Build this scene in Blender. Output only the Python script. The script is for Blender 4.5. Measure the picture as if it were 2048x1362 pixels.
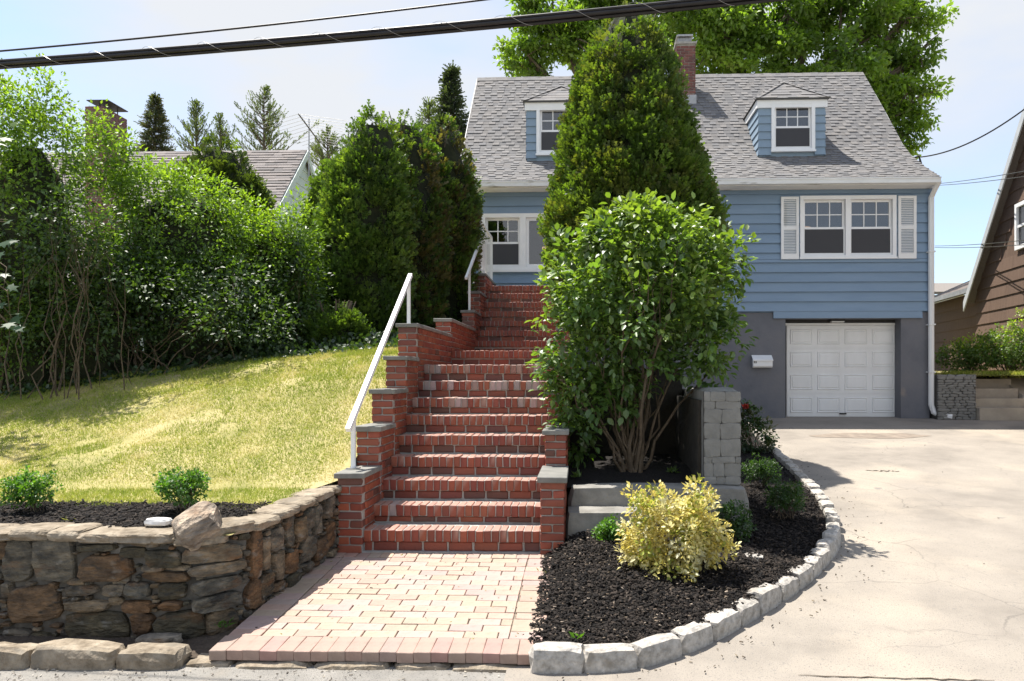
import bpy, math, random
import numpy as np
from mathutils import Vector, Matrix, noise as mnoise
R = random.Random(7)
G = np.random.default_rng(11)
scene = bpy.context.scene
for o in list(bpy.data.objects): bpy.data.objects.remove(o, do_unlink=True)
COL = scene.collection

# ------------------------------------------------------------------ camera
EYE = 1.64            # eye height above the street
FPX, CXP, HYP = 1480.0, 1113.0, 753.0   # focal length and principal point of the 2048 px photograph
TH = 0.035            # camera turned slightly to the left of the house's normal
cam_d = bpy.data.cameras.new('camera'); cam = bpy.data.objects.new('camera', cam_d); COL.objects.link(cam)
cam.location = (0, 0, EYE); cam.rotation_euler = (math.pi/2, 0, TH)
cam_d.sensor_width = 36; cam_d.lens = 36*FPX/2048
cam_d.shift_x = -(CXP-1024)/2048; cam_d.shift_y = (HYP-681)/2048
cam_d.clip_start = 0.05; cam_d.clip_end = 2000
scene.camera = cam
# ------------------------------------------------------------------ world, sun, exposure
SUN = Vector((-0.33, 0.24, 1.0)).normalized()      # towards the sun
w = bpy.data.worlds.new('World'); scene.world = w; w.use_nodes = True
nt = w.node_tree; nt.nodes.clear()
def N(tree, t, **kw):
    n = tree.nodes.new(t)
    for k, v in kw.items(): setattr(n, k, v)
    return n
out = N(nt, 'ShaderNodeOutputWorld'); bg = N(nt, 'ShaderNodeBackground')
sky = N(nt, 'ShaderNodeTexSky', sky_type='NISHITA', sun_disc=False)
sky.sun_elevation = math.asin(SUN.z); sky.sun_rotation = math.atan2(SUN.x, SUN.y)
sky.air_density = 1.0; sky.dust_density = 0.6; sky.ozone_density = 3.0
tc = N(nt, 'ShaderNodeTexCoord'); mp = N(nt, 'ShaderNodeMapping'); mp.inputs['Scale'].default_value = (1, 1, 2.6)
mp.inputs['Location'].default_value = (8.2, 3.3, 4.1)
nz = N(nt, 'ShaderNodeTexNoise'); nz.inputs['Scale'].default_value = 1.5; nz.inputs['Detail'].default_value = 7; nz.inputs['Roughness'].default_value = 0.5
rp = N(nt, 'ShaderNodeValToRGB'); rp.color_ramp.elements[0].position = 0.40; rp.color_ramp.elements[1].position = 0.62
rp.color_ramp.elements[0].color = (0.26, 0.26, 0.26, 1); rp.color_ramp.elements[1].color = (1, 1, 1, 1)
mx = N(nt, 'ShaderNodeMix', data_type='RGBA'); mx.inputs['B'].default_value = (3.30, 3.42, 3.62, 1)
L = nt.links.new
L(tc.outputs['Generated'], mp.inputs['Vector']); L(mp.outputs['Vector'], nz.inputs['Vector']); L(nz.outputs['Fac'], rp.inputs['Fac'])
L(rp.outputs['Color'], mx.inputs['Factor']); L(sky.outputs['Color'], mx.inputs['A']); L(mx.outputs['Result'], bg.inputs['Color'])
bg.inputs['Strength'].default_value = 0.108; L(bg.outputs['Background'], out.inputs['Surface'])
sl = bpy.data.lights.new('sun', 'SUN'); sl.energy = 4.1; sl.angle = math.radians(0.53); sl.color = (1.0, 0.945, 0.86)
so = bpy.data.objects.new('sun', sl); COL.objects.link(so); so.rotation_euler = SUN.to_track_quat('Z', 'Y').to_euler(); so.location = (-20, 10, 40)
vs = scene.view_settings; vs.view_transform = 'Standard'; vs.look = 'None'; vs.gamma = 1; vs.exposure = 1.25; vs.use_curve_mapping = False
scene.render.engine = 'CYCLES'
scene.cycles.max_bounces = 8; scene.cycles.transparent_max_bounces = 12; scene.cycles.use_denoising = True

# ------------------------------------------------------------------ helpers
cT, sT = math.cos(TH), math.sin(TH)
def ray(px, py):
    a, b = (px-CXP)/FPX, (HYP-py)/FPX
    return Vector((-sT + cT*a, cT + sT*a, b))
def P(px, py, Y):                       # the point at house-normal distance Y seen at a pixel of the photograph
    r = ray(px, py); t = Y/r.y
    return Vector((r.x*t, Y, EYE + r.z*t))
def PX(px, Y): return P(px, 753, Y).x
def PZ(py, Y, px=1165): return P(px, py, Y).z
def ss(a, b, x): t = min(1, max(0, (x-a)/(b-a))); return t*t*(3-2*t)
def lerp(a, b, t): return a+(b-a)*t
def interp(x, xs, ys): return float(np.interp(x, xs, ys))

def tag(o, label=None, cat=None, group=None, kind=None):
    if label: o['label'] = label
    if cat: o['category'] = cat
    if group: o['group'] = group
    if kind: o['kind'] = kind
    return o
def link(o, parent=None):
    COL.objects.link(o)
    if parent is not None:
        o.parent = parent
        o.matrix_parent_inverse = Matrix.Translation(-parent.location)
    return o
def empty(name, loc=(0, 0, 0), label=None, cat=None, group=None, kind=None):
    o = bpy.data.objects.new(name, None); o.location = loc; o.empty_display_size = 0.2; COL.objects.link(o)
    return tag(o, label, cat, group, kind)
def place(name, mesh, loc=(0,0,0), rot=(0,0,0), scale=(1,1,1), parent=None):
    o = bpy.data.objects.new(name, mesh); o.location = loc; o.rotation_euler = rot; o.scale = scale
    return link(o, parent)

class MB:
    def __init__(s): s.v = []; s.f = []; s.c = []
    def add(s, vs, fs, col=(1, 1, 1)):
        b = len(s.v); s.v += [tuple(v) for v in vs]; s.f += [tuple(i+b for i in f) for f in fs]; s.c += [col]*len(vs)
        return s
    def box(s, x0, x1, y0, y1, z0, z1, col=(1, 1, 1)):
        vs = [(x0,y0,z0),(x1,y0,z0),(x1,y1,z0),(x0,y1,z0),(x0,y0,z1),(x1,y0,z1),(x1,y1,z1),(x0,y1,z1)]
        return s.add(vs, BOXF, col)
    def hexa(s, vs, col=(1, 1, 1)): return s.add(vs, BOXF, col)
    def tube(s, pts, rad, n=6, col=(1, 1, 1), cap=True):
        pts = [Vector(p) for p in pts]; m = len(pts); rads = rad if isinstance(rad, (list, tuple)) else [rad]*m
        vs = []; ref = Vector((0.31, 0.17, 0.93))
        for i, p in enumerate(pts):
            d = (pts[min(i+1, m-1)]-pts[max(i-1, 0)]).normalized()
            u = d.cross(ref)
            if u.length < 1e-3: u = d.cross(Vector((1, 0, 0)))
            u.normalize(); q = d.cross(u)
            for k in range(n):
                a = 2*math.pi*k/n; vs.append(p + (u*math.cos(a)+q*math.sin(a))*rads[i])
        fs = [(i*n+k, i*n+(k+1) % n, (i+1)*n+(k+1) % n, (i+1)*n+k) for i in range(m-1) for k in range(n)]
        if cap: fs += [tuple(range(n-1, -1, -1)), tuple((m-1)*n+k for k in range(n))]
        return s.add(vs, fs, col)
    def poly(s, pts, col=(1, 1, 1)): return s.add(pts, [tuple(range(len(pts)))], col)
    def mesh(s, name, mat=None, smooth=False):
        m = bpy.data.meshes.new(name); m.from_pydata(s.v, [], s.f)
        a = m.attributes.new('Col', 'FLOAT_COLOR', 'POINT')
        a.data.foreach_set('color', np.array([(c[0], c[1], c[2], 1) for c in s.c], dtype=np.float32).ravel())
        if mat: m.materials.append(mat)
        if smooth: m.polygons.foreach_set('use_smooth', [True]*len(m.polygons))
        m.update(); return m
    def obj(s, name, mat, parent=None, smooth=False, **k):
        o = bpy.data.objects.new(name, s.mesh(name, mat, smooth)); link(o, parent); return tag(o, **k)
BOXF = [(0,3,2,1),(4,5,6,7),(0,1,5,4),(1,2,6,5),(2,3,7,6),(3,0,4,7)]
def box(name, x0, x1, y0, y1, z0, z1, mat, parent=None, **k): return MB().box(x0,x1,y0,y1,z0,z1).obj(name, mat, parent, **k)

def mesh_np(name, V, F, C, mat, smooth=False):
    V = np.asarray(V, np.float32); F = np.asarray(F, np.int32); k = F.shape[1]
    m = bpy.data.meshes.new(name); m.vertices.add(len(V)); m.loops.add(F.size); m.polygons.add(len(F))
    m.vertices.foreach_set('co', V.ravel()); m.loops.foreach_set('vertex_index', F.ravel())
    m.polygons.foreach_set('loop_start', np.arange(0, F.size, k, dtype=np.int32)); m.polygons.foreach_set('loop_total', np.full(len(F), k, np.int32))
    if smooth: m.polygons.foreach_set('use_smooth', np.ones(len(F), bool))
    a = m.attributes.new('Col', 'FLOAT_COLOR', 'POINT')
    C = np.asarray(C, np.float32); C4 = np.ones((len(V), 4), np.float32); C4[:, :3] = C; a.data.foreach_set('color', C4.ravel())
    m.materials.append(mat); m.update(calc_edges=True); m.validate(); return m

def chamfer_box(sx, sy, sz, c, jit=0.0, rnd=R, col=(1, 1, 1)):   # 44 triangles, centred
    mb = MB(); V = []; idx = {}
    for ix in (-1, 1):
        for iy in (-1, 1):
            for iz in (-1, 1):
                j = [rnd.uniform(-jit, jit) for _ in range(3)]
                for ax in range(3):
                    p = [ix*sx/2, iy*sy/2, iz*sz/2]
                    for q in range(3):
                        if q != ax: p[q] -= (ix, iy, iz)[q]*c*rnd.uniform(0.7, 1.3)
                    idx[(ix, iy, iz, ax)] = len(V); V.append([p[q]+j[q] for q in range(3)])
    F = []
    g = lambda *k: idx[k]
    for s in (-1, 1):
        F.append((g(s,-1,-1,0), g(s,1,-1,0), g(s,1,1,0), g(s,-1,1,0))[::s])
        F.append((g(-1,s,-1,1), g(1,s,-1,1), g(1,s,1,1), g(-1,s,1,1))[::-s])
        F.append((g(-1,-1,s,2), g(1,-1,s,2), g(1,1,s,2), g(-1,1,s,2))[::s])
    for a in (-1, 1):
        for b in (-1, 1):
            F.append((g(a,b,-1,0), g(a,b,1,0), g(a,b,1,1), g(a,b,-1,1))[::-a*b])
            F.append((g(a,-1,b,0), g(a,1,b,0), g(a,1,b,2), g(a,-1,b,2))[::a*b])
            F.append((g(-1,a,b,1), g(1,a,b,1), g(1,a,b,2), g(-1,a,b,2))[::-a*b])
            for c2 in (-1, 1):
                F.append((g(a,b,c2,0), g(a,b,c2,1), g(a,b,c2,2))[::a*b*c2])
    return mb.add(V, F, col)

def rough_box(sx, sy, sz, seed, jit=0.1, n=3, pw=5.0, col=(1, 1, 1)):   # a rounded, knobbly block, centred
    V = []; F = []; idx = {}
    def vid(p):
        k = tuple(round(c, 4) for c in p)
        if k not in idx:
            idx[k] = len(V); q = Vector(p); l = (abs(q.x)**pw+abs(q.y)**pw+abs(q.z)**pw)**(1/pw); q = q/l
            nv = mnoise.noise_vector(q*1.3+Vector((seed*7.1, seed*3.3, seed)))+0.5*mnoise.noise_vector(q*3.1+Vector((seed, seed*2.3, 5)))
            q = q + nv*jit*1.6
            V.append((q.x*sx/2, q.y*sy/2, q.z*sz/2))
        return idx[k]
    for ax in range(3):
        for s in (-1, 1):
            for i in range(n):
                for j in range(n):
                    qs = []
                    for (a, b) in ((i, j), (i+1, j), (i+1, j+1), (i, j+1)):
                        p = [0, 0, 0]; p[ax] = s; p[(ax+1) % 3] = -1+2*a/n; p[(ax+2) % 3] = -1+2*b/n; qs.append(vid(p))
                    F.append(tuple(qs) if s > 0 else tuple(qs[::-1]))
    return MB().add(V, F, col)

# ------------------------------------------------------------------ materials
def mat(name, cols, scale=6, rough=0.7, bump=0.0, bscale=40, attr=False, rand=0.0, spec=0.35, detail=6, spots=None, metal=0.0, coord='Object', stretch=(1,1,1), bdist=0.02, lo=0.3, hi=0.7):
    m = bpy.data.materials.new(name); m.use_nodes = True; t = m.node_tree; bs = t.nodes['Principled BSDF']
    ln = t.links.new
    tc = N(t, 'ShaderNodeTexCoord'); mpg = N(t, 'ShaderNodeMapping'); mpg.inputs['Scale'].default_value = stretch
    ln(tc.outputs[coord], mpg.inputs['Vector'])
    vec = mpg.outputs['Vector']
    oi = N(t, 'ShaderNodeObjectInfo')
    if rand:
        ad = N(t, 'ShaderNodeVectorMath', operation='ADD'); sc = N(t, 'ShaderNodeVectorMath', operation='SCALE'); sc.inputs['Scale'].default_value = 37.0
        cb = N(t, 'ShaderNodeCombineXYZ'); ln(oi.outputs['Random'], cb.inputs[0]); ln(oi.outputs['Random'], cb.inputs[1]); ln(cb.outputs[0], sc.inputs[0])
        ln(vec, ad.inputs[0]); ln(sc.outputs[0], ad.inputs[1]); vec = ad.outputs[0]
    nz = N(t, 'ShaderNodeTexNoise'); nz.inputs['Scale'].default_value = scale; nz.inputs['Detail'].default_value = detail; nz.inputs['Roughness'].default_value = 0.62
    ln(vec, nz.inputs['Vector'])
    rp = N(t, 'ShaderNodeValToRGB'); el = rp.color_ramp.elements
    while len(el) < len(cols): el.new(0.5)
    for i, c in enumerate(cols):
        el[i].position = lo+(hi-lo)*i/max(1, len(cols)-1); el[i].color = (c[0], c[1], c[2], 1)
    ln(nz.outputs['Fac'], rp.inputs['Fac']); colr = rp.outputs['Color']
    if attr:
        at = N(t, 'ShaderNodeAttribute', attribute_name='Col'); ml = N(t, 'ShaderNodeMix', data_type='RGBA', blend_type='MULTIPLY'); ml.inputs['Factor'].default_value = 1
        ln(colr, ml.inputs['A']); ln(at.outputs['Color'], ml.inputs['B']); colr = ml.outputs['Result']
    if rand:
        hs = N(t, 'ShaderNodeHueSaturation'); mr = N(t, 'ShaderNodeMapRange'); mr.inputs['To Min'].default_value = 1-rand; mr.inputs['To Max'].default_value = 1+rand
        ln(oi.outputs['Random'], mr.inputs['Value']); ln(mr.outputs['Result'], hs.inputs['Value']); ln(colr, hs.inputs['Color']); colr = hs.outputs['Color']
    if spots:                      # (colour, scale, threshold, softness): stains with a shape of their own
        for (sc_, ss_, th_, sf_) in spots:
            n2 = N(t, 'ShaderNodeTexNoise'); n2.inputs['Scale'].default_value = ss_; n2.inputs['Detail'].default_value = 7; ln(vec, n2.inputs['Vector'])
            r2 = N(t, 'ShaderNodeValToRGB'); r2.color_ramp.elements[0].position = th_; r2.color_ramp.elements[1].position = min(1, th_+sf_)
            ln(n2.outputs['Fac'], r2.inputs['Fac']); m2 = N(t, 'ShaderNodeMix', data_type='RGBA'); m2.inputs['B'].default_value = (*sc_, 1)
            ln(r2.outputs['Color'], m2.inputs['Factor']); ln(colr, m2.inputs['A']); colr = m2.outputs['Result']
    ln(colr, bs.inputs['Base Color'])
    bs.inputs['Roughness'].default_value = rough; bs.inputs['Specular IOR Level'].default_value = spec; bs.inputs['Metallic'].default_value = metal
    if bump:
        nb = N(t, 'ShaderNodeTexNoise'); nb.inputs['Scale'].default_value = bscale; nb.inputs['Detail'].default_value = 5; ln(vec, nb.inputs['Vector'])
        bp = N(t, 'ShaderNodeBump'); bp.inputs['Strength'].default_value = bump; bp.inputs['Distance'].default_value = bdist
        ln(nb.outputs['Fac'], bp.inputs['Height']); ln(bp.outputs['Normal'], bs.inputs['Normal'])
    return m
def leafmat(name, trans=0.4, rough=0.45, tint=(1.5, 1.6, 0.5), spec=0.5):
    m = bpy.data.materials.new(name); m.use_nodes = True; t = m.node_tree; bs = t.nodes['Principled BSDF']; o = t.nodes['Material Output']
    at = N(t, 'ShaderNodeAttribute', attribute_name='Col'); t.links.new(at.outputs['Color'], bs.inputs['Base Color'])
    bs.inputs['Roughness'].default_value = rough; bs.inputs['Specular IOR Level'].default_value = spec
    ml = N(t, 'ShaderNodeMix', data_type='RGBA', blend_type='MULTIPLY'); ml.inputs['Factor'].default_value = 1; ml.inputs['B'].default_value = (*tint, 1)
    ml.clamp_result = True
    t.links.new(at.outputs['Color'], ml.inputs['A']); tr = N(t, 'ShaderNodeBsdfTranslucent'); t.links.new(ml.outputs['Result'], tr.inputs['Color'])
    mxs = N(t, 'ShaderNodeMixShader'); mxs.inputs['Fac'].default_value = trans
    t.links.new(bs.outputs[0], mxs.inputs[1]); t.links.new(tr.outputs[0], mxs.inputs[2]); t.links.new(mxs.outputs[0], o.inputs['Surface'])
    return m

M = {}
M['brick'] = mat('brick', [(0.72,0.72,0.72),(1,1,1),(1.12,1.08,1.05)], 9, 0.55, 0.5, 60, attr=True, bdist=0.006, spec=0.55)
M['mortar'] = mat('mortar', [(0.27,0.255,0.23),(0.44,0.42,0.385)], 14, 0.95, 0.6, 70, bdist=0.006)
M['mortar_dark'] = mat('mortar_dark', [(0.07,0.063,0.053),(0.16,0.148,0.128)], 9, 0.95, 0.6, 60, bdist=0.01, spots=[((0.30,0.28,0.25), 4.0, 0.60, 0.12)])
M['bluestone'] = mat('bluestone', [(0.12,0.122,0.112),(0.19,0.188,0.172),(0.24,0.232,0.21)], 5, 0.8, 0.3, 50, rand=0.08, bdist=0.006)
M['paver'] = mat('paver', [(0.86,0.84,0.82),(1,1,1),(1.1,1.08,1.05)], 14, 0.65, 0.5, 130, attr=True, bdist=0.004, spec=0.5)
M['sand'] = mat('sand', [(0.16,0.13,0.10),(0.30,0.25,0.20)], 20, 0.95, 0.5, 90)
STONE_COLS = [(0.120,0.108,0.085),(0.125,0.082,0.048),(0.140,0.083,0.044),(0.140,0.120,0.092),(0.080,0.069,0.045),(0.19,0.150,0.102),(0.098,0.090,0.072),(0.130,0.098,0.062)]
M['stone'] = mat('stone', [(0.35,0.35,0.36),(0.85,0.84,0.82),(1.7,1.6,1.45)], 9, 0.85, 1.0, 26, attr=True, bdist=0.03, detail=9, spots=[((0.27,0.255,0.225), 6, 0.60, 0.16), ((0.15,0.072,0.028), 4.2, 0.58, 0.2), ((0.035,0.032,0.026), 7, 0.60, 0.1)], rand=0.15, stretch=(1,1,2.2))
M['capstone'] = mat('capstone', [(0.13,0.102,0.07),(0.25,0.205,0.15),(0.35,0.30,0.23)], 11, 0.88, 0.9, 30, rand=0.1, bdist=0.02, spots=[((0.20,0.17,0.13), 7, 0.58, 0.1)])
M['granite'] = mat('granite', [(0.22,0.205,0.18),(0.37,0.345,0.31),(0.50,0.465,0.42)], 22, 0.85, 0.8, 45, rand=0.1, bdist=0.012, spots=[((0.22,0.19,0.15), 5, 0.60, 0.12)])
M['quartz'] = mat('quartz', [(0.6,0.59,0.57),(0.78,0.77,0.75)], 8, 0.6, 0.4, 30)
M['street'] = mat('street', [(0.21,0.20,0.185),(0.28,0.265,0.24),(0.35,0.33,0.30)], 3, 0.9, 0.8, 160, coord='Object', spots=[((0.33,0.28,0.22), 1.3, 0.55, 0.15), ((0.10,0.10,0.095), 90, 0.60, 0.06)])
M['soil'] = mat('soil', [(0.05,0.038,0.028),(0.10,0.075,0.055)], 18, 0.95, 0.9, 50)
M['mulch_base'] = mat('mulch_base', [(0.006,0.005,0.005),(0.018,0.014,0.012)], 30, 0.95, 1.0, 60)
M['chip'] = mat('chip', [(0.8,0.8,0.8),(1.2,1.2,1.2)], 30, 0.8, attr=True, spec=0.2)
M['white'] = mat('white_paint', [(0.80,0.80,0.80),(0.86,0.86,0.86)], 3, 0.45, 0.05, 20)
M['white_worn'] = mat('white_worn', [(0.75,0.75,0.74),(0.84,0.84,0.835)], 2.5, 0.55, 0.1, 25, spots=[((0.60,0.58,0.54), 3, 0.66, 0.14)], stretch=(1,1,0.4))
M['gutter'] = mat('gutter_white', [(0.68,0.675,0.65),(0.82,0.82,0.80)], 2.0, 0.5, spots=[((0.34,0.32,0.28), 2.4, 0.60, 0.12)], stretch=(1,1,4))
M['blue'] = mat('blue_siding', [(0.188,0.270,0.375),(0.205,0.290,0.396),(0.220,0.306,0.412)], 1.2, 0.5, 0.08, 14, rand=0.035, stretch=(1,1,5))
M['blue_dormer'] = mat('blue_dormer', [(0.21,0.285,0.37),(0.24,0.32,0.40)], 3, 0.5, 0.1, 14)
M['foundation'] = mat('grey_render', [(0.125,0.132,0.148),(0.155,0.158,0.176),(0.178,0.176,0.185)], 1.6, 0.85, 0.35, 18, spots=[((0.24,0.215,0.20), 2.2, 0.66, 0.1)], bdist=0.01)
M['dark_inside'] = mat('dark_inside', [(0.03,0.03,0.03),(0.045,0.045,0.045)], 3, 0.9)
M['room'] = mat('room_wall', [(0.30,0.28,0.26),(0.34,0.32,0.30)], 1, 0.9)
M['shingle'] = mat('shingle', [(0.8,0.8,0.8),(1.0,1.0,1.0),(1.2,1.2,1.2)], 30, 0.92, 0.4, 160, attr=True, bdist=0.004)
M['metal'] = mat('grey_metal', [(0.30,0.30,0.30),(0.42,0.42,0.42)], 6, 0.4, metal=0.7)
M['dark_metal'] = mat('dark_metal', [(0.03,0.03,0.03),(0.06,0.055,0.05)], 6, 0.5, metal=0.3)
M['cable'] = mat('cable', [(0.010,0.009,0.010),(0.022,0.020,0.021)], 10, 0.42, stretch=(1,1,1))
M['concrete'] = mat('concrete', [(0.15,0.145,0.13),(0.225,0.215,0.195),(0.29,0.28,0.255)], 5, 0.92, 0.5, 45, spots=[((0.15,0.14,0.125), 3, 0.58, 0.14)], bdist=0.01)
M['concrete_tan'] = mat('concrete_tan', [(0.34,0.295,0.235),(0.46,0.40,0.32)], 3, 0.92, 0.5, 40, bdist=0.01)
M['faux'] = mat('faux_stone', [(0.175,0.172,0.160),(0.245,0.240,0.222)], 8, 0.92, 0.6, 35, rand=0.06, bdist=0.01)
M['faux_dark'] = mat('faux_joint', [(0.06,0.055,0.05),(0.11,0.105,0.095)], 9, 0.95)
M['stained_shaded'] = mat('stained_shaded_concrete', [(0.025,0.022,0.018),(0.055,0.048,0.038)], 4, 0.95, 0.5, 30)  # dark stain, with the shade under the shrub put into the colour
M['brown'] = mat('brown_shingle', [(0.125,0.080,0.058),(0.165,0.108,0.078)], 4, 0.85, 0.2, 30, stretch=(6,6,0.5), rand=0.06)
M['mint'] = mat('pale_siding', [(0.40,0.47,0.46),(0.48,0.55,0.53)], 2, 0.6)
M['cream'] = mat('cream_siding', [(0.52,0.53,0.49),(0.60,0.61,0.57)], 2, 0.6)
M['bark'] = mat('bark', [(0.075,0.058,0.043),(0.16,0.13,0.10)], 14, 0.9, 0.7, 30, stretch=(1,1,0.3))
M['twig'] = mat('twig', [(0.07,0.05,0.032),(0.14,0.105,0.07)], 14, 0.85, 0.5, 40)
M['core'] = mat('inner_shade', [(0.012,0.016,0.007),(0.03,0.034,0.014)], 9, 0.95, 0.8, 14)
M['leaf'] = leafmat('leaf', 0.42, 0.50, (1.9, 1.95, 0.40), 0.75)
M['gloss_leaf'] = leafmat('gloss_leaf', 0.36, 0.45, (1.9, 1.95, 0.40), 0.9)
M['oak_leaf'] = leafmat('oak_leaf', 0.50, 0.5, (1.75, 1.85, 0.45), 0.7)
M['conifer'] = leafmat('conifer', 0.40, 0.5, (1.9, 1.9, 0.42), 0.5)
M['grass'] = leafmat('grass_blade', 0.35, 0.7, (1.25, 1.2, 0.7), 0.2)
M['yellow_leaf'] = leafmat('yellow_leaf', 0.40, 0.4, (1.2, 1.15, 0.7), 0.4)
# window glass: a real pane that mirrors the sky a little and lets the room show
g = bpy.data.materials.new('window_glass'); g.use_nodes = True; t = g.node_tree; t.nodes.remove(t.nodes['Principled BSDF'])
tr = N(t, 'ShaderNodeBsdfTransparent'); tr.inputs['Color'].default_value = (0.62,0.64,0.66,1); gl = N(t, 'ShaderNodeBsdfGlossy'); gl.inputs['Roughness'].default_value = 0.02
mxs = N(t, 'ShaderNodeMixShader'); mxs.inputs['Fac'].default_value = 0.13
t.links.new(tr.outputs[0], mxs.inputs[1]); t.links.new(gl.outputs[0], mxs.inputs[2]); t.links.new(mxs.outputs[0], t.nodes['Material Output'].inputs['Surface'])
M['glass'] = g
g = bpy.data.materials.new('insect_screen'); g.use_nodes = True; t = g.node_tree; t.nodes.remove(t.nodes['Principled BSDF'])
tr = N(t, 'ShaderNodeBsdfTransparent'); tr.inputs['Color'].default_value = (0.45,0.45,0.45,1); gl = N(t, 'ShaderNodeBsdfDiffuse'); gl.inputs['Color'].default_value = (0.13,0.13,0.14,1)
mxs = N(t, 'ShaderNodeMixShader'); mxs.inputs['Fac'].default_value = 0.55
t.links.new(tr.outputs[0], mxs.inputs[1]); t.links.new(gl.outputs[0], mxs.inputs[2]); t.links.new(mxs.outputs[0], t.nodes['Material Output'].inputs['Surface'])
M['screen'] = g
def emit(name, c, s):
    m = bpy.data.materials.new(name); m.use_nodes = True; b = m.node_tree.nodes['Principled BSDF']
    b.inputs['Base Color'].default_value = (*c, 1); b.inputs['Emission Color'].default_value = (*c, 1); b.inputs['Emission Strength'].default_value = s; return m
M['lamp_glow'] = emit('lamp_glow', (1.0, 0.62, 0.36), 0.8)
# ================================================================== SETTING
def vnoise(x, y, s=1.0, seed=0.0): return mnoise.noise(Vector((x*s+seed, y*s-seed*0.7, seed*0.31)))
def drive_z(x, y): return interp(y, [-50, 3.9, 5.5, 15.7, 17], [0, 0, 0.085, 0.775, 0.78])
def lawn_z(x, y):
    b = interp(y, [4.4, 5.0, 5.9, 7.0, 8.0, 9.0, 10.0, 12.0, 16.0, 40], [0.655, 0.68, 0.735, 1.14, 1.62, 1.93, 2.06, 2.13, 2.2, 2.3])
    return b - 0.085*max(0, -x-2.6)*ss(5.6, 8.0, y)*(1-0.5*ss(9, 14, y)) + 0.035*vnoise(x, y, 0.9, 3)*ss(4.9, 6, y)
def walk_z(y): return lerp(0.085, 0.205, (y-4.12)/(6.0-4.12))

def sheet(name, x0, x1, y0, y1, nx, ny, zf, m, **k):
    mb = MB(); vs = []
    for j in range(ny+1):
        for i in range(nx+1):
            x = lerp(x0, x1, i/nx); y = lerp(y0, y1, j/ny); vs.append((x, y, zf(x, y)))
    fs = [(j*(nx+1)+i, j*(nx+1)+i+1, (j+1)*(nx+1)+i+1, (j+1)*(nx+1)+i) for j in range(ny) for i in range(nx)]
    return mb.add(vs, fs).obj(name, m, smooth=True, **k)
M['far_turf'] = mat('far_turf', [(0.20,0.21,0.10),(0.30,0.29,0.17)], 0.6, 0.95)
sheet('ground', -500, 500, -300, 700, 8, 8, lambda x, y: -0.03, M['far_turf'], kind='structure')
sheet('street', -60, 60, -40, 4.2, 24, 10, lambda x, y: 0.0, M['street'], kind='structure')

# driveway: pale worn asphalt washed with sand, fine cracks
def drive_mat():
    m = mat('driveway', [(0.20,0.178,0.152),(0.27,0.240,0.204),(0.315,0.280,0.236)], 1.1, 0.92, 0.7, 120, bdist=0.006,
            spots=[((0.36,0.312,0.252), 0.8, 0.52, 0.16), ((0.175,0.16,0.145), 120, 0.60, 0.05), ((0.20,0.185,0.165), 34, 0.64, 0.06), ((0.22,0.20,0.18), 2.2, 0.70, 0.03)])
    t = m.node_tree; bs = t.nodes['Principled BSDF']; base = bs.inputs['Base Color'].links[0].from_socket
    tc = N(t, 'ShaderNodeTexCoord')
    nn = N(t, 'ShaderNodeTexNoise'); nn.inputs['Scale'].default_value = 2.2; nn.inputs['Detail'].default_value = 4; t.links.new(tc.outputs['Object'], nn.inputs['Vector'])
    av = N(t, 'ShaderNodeMix', data_type='RGBA'); av.inputs['Factor'].default_value = 0.22; t.links.new(tc.outputs['Object'], av.inputs['A']); t.links.new(nn.outputs['Color'], av.inputs['B'])
    vo = N(t, 'ShaderNodeTexVoronoi', feature='DISTANCE_TO_EDGE'); vo.inputs['Scale'].default_value = 1.5; t.links.new(av.outputs['Result'], vo.inputs['Vector'])
    cr = N(t, 'ShaderNodeValToRGB'); cr.color_ramp.elements[0].position = 0.0; cr.color_ramp.elements[0].color = (1,1,1,1); cr.color_ramp.elements[1].position = 0.010; cr.color_ramp.elements[1].color = (0,0,0,1)
    t.links.new(vo.outputs['Distance'], cr.inputs['Fac'])
    n3 = N(t, 'ShaderNodeTexNoise'); n3.inputs['Scale'].default_value = 0.6; t.links.new(tc.outputs['Object'], n3.inputs['Vector'])
    r3 = N(t, 'ShaderNodeValToRGB'); r3.color_ramp.elements[0].position = 0.5; r3.color_ramp.elements[1].position = 0.62; t.links.new(n3.outputs['Fac'], r3.inputs['Fac'])
    mu = N(t, 'ShaderNodeMath', operation='MULTIPLY'); t.links.new(cr.outputs['Color'], mu.inputs[0]); t.links.new(r3.outputs['Color'], mu.inputs[1])
    mu2 = N(t, 'ShaderNodeMath', operation='MULTIPLY'); mu2.inputs[1].default_value = 0.55; t.links.new(mu.outputs[0], mu2.inputs[0])
    mm = N(t, 'ShaderNodeMix', data_type='RGBA'); mm.inputs['B'].default_value = (0.11,0.10,0.09,1); t.links.new(mu2.outputs[0], mm.inputs['Factor']); t.links.new(base, mm.inputs['A'])
    t.links.new(mm.outputs['Result'], bs.inputs['Base Color']); return m
M['drive'] = drive_mat()
sheet('driveway', -0.42, 16, 3.93, 16.2, 40, 40, lambda x, y: drive_z(x, y)+0.006, M['drive'], kind='structure')
# road edge crack, pothole patch and small litter on the driveway
mb = MB()
for (px, py, rx, ry, sd) in ((1745, 858, 0.95, 0.30, 1),):
    c = P(px, py, 13.1); pts = []
    for k in range(26):
        a = 2*math.pi*k/26; q = 1+0.35*vnoise(math.cos(a)*1.5, math.sin(a)*1.5, 1.3, sd)
        x, y = c.x+rx*q*math.cos(a), 13.1+ry*q*math.sin(a); pts.append((x, y, drive_z(x, y)+0.010))
    mb.poly(pts)
mb.obj('asphalt_patch', mat('asphalt_patch', [(0.17,0.14,0.115),(0.30,0.25,0.20)], 6, 0.92, 0.6, 80), kind='structure')

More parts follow.
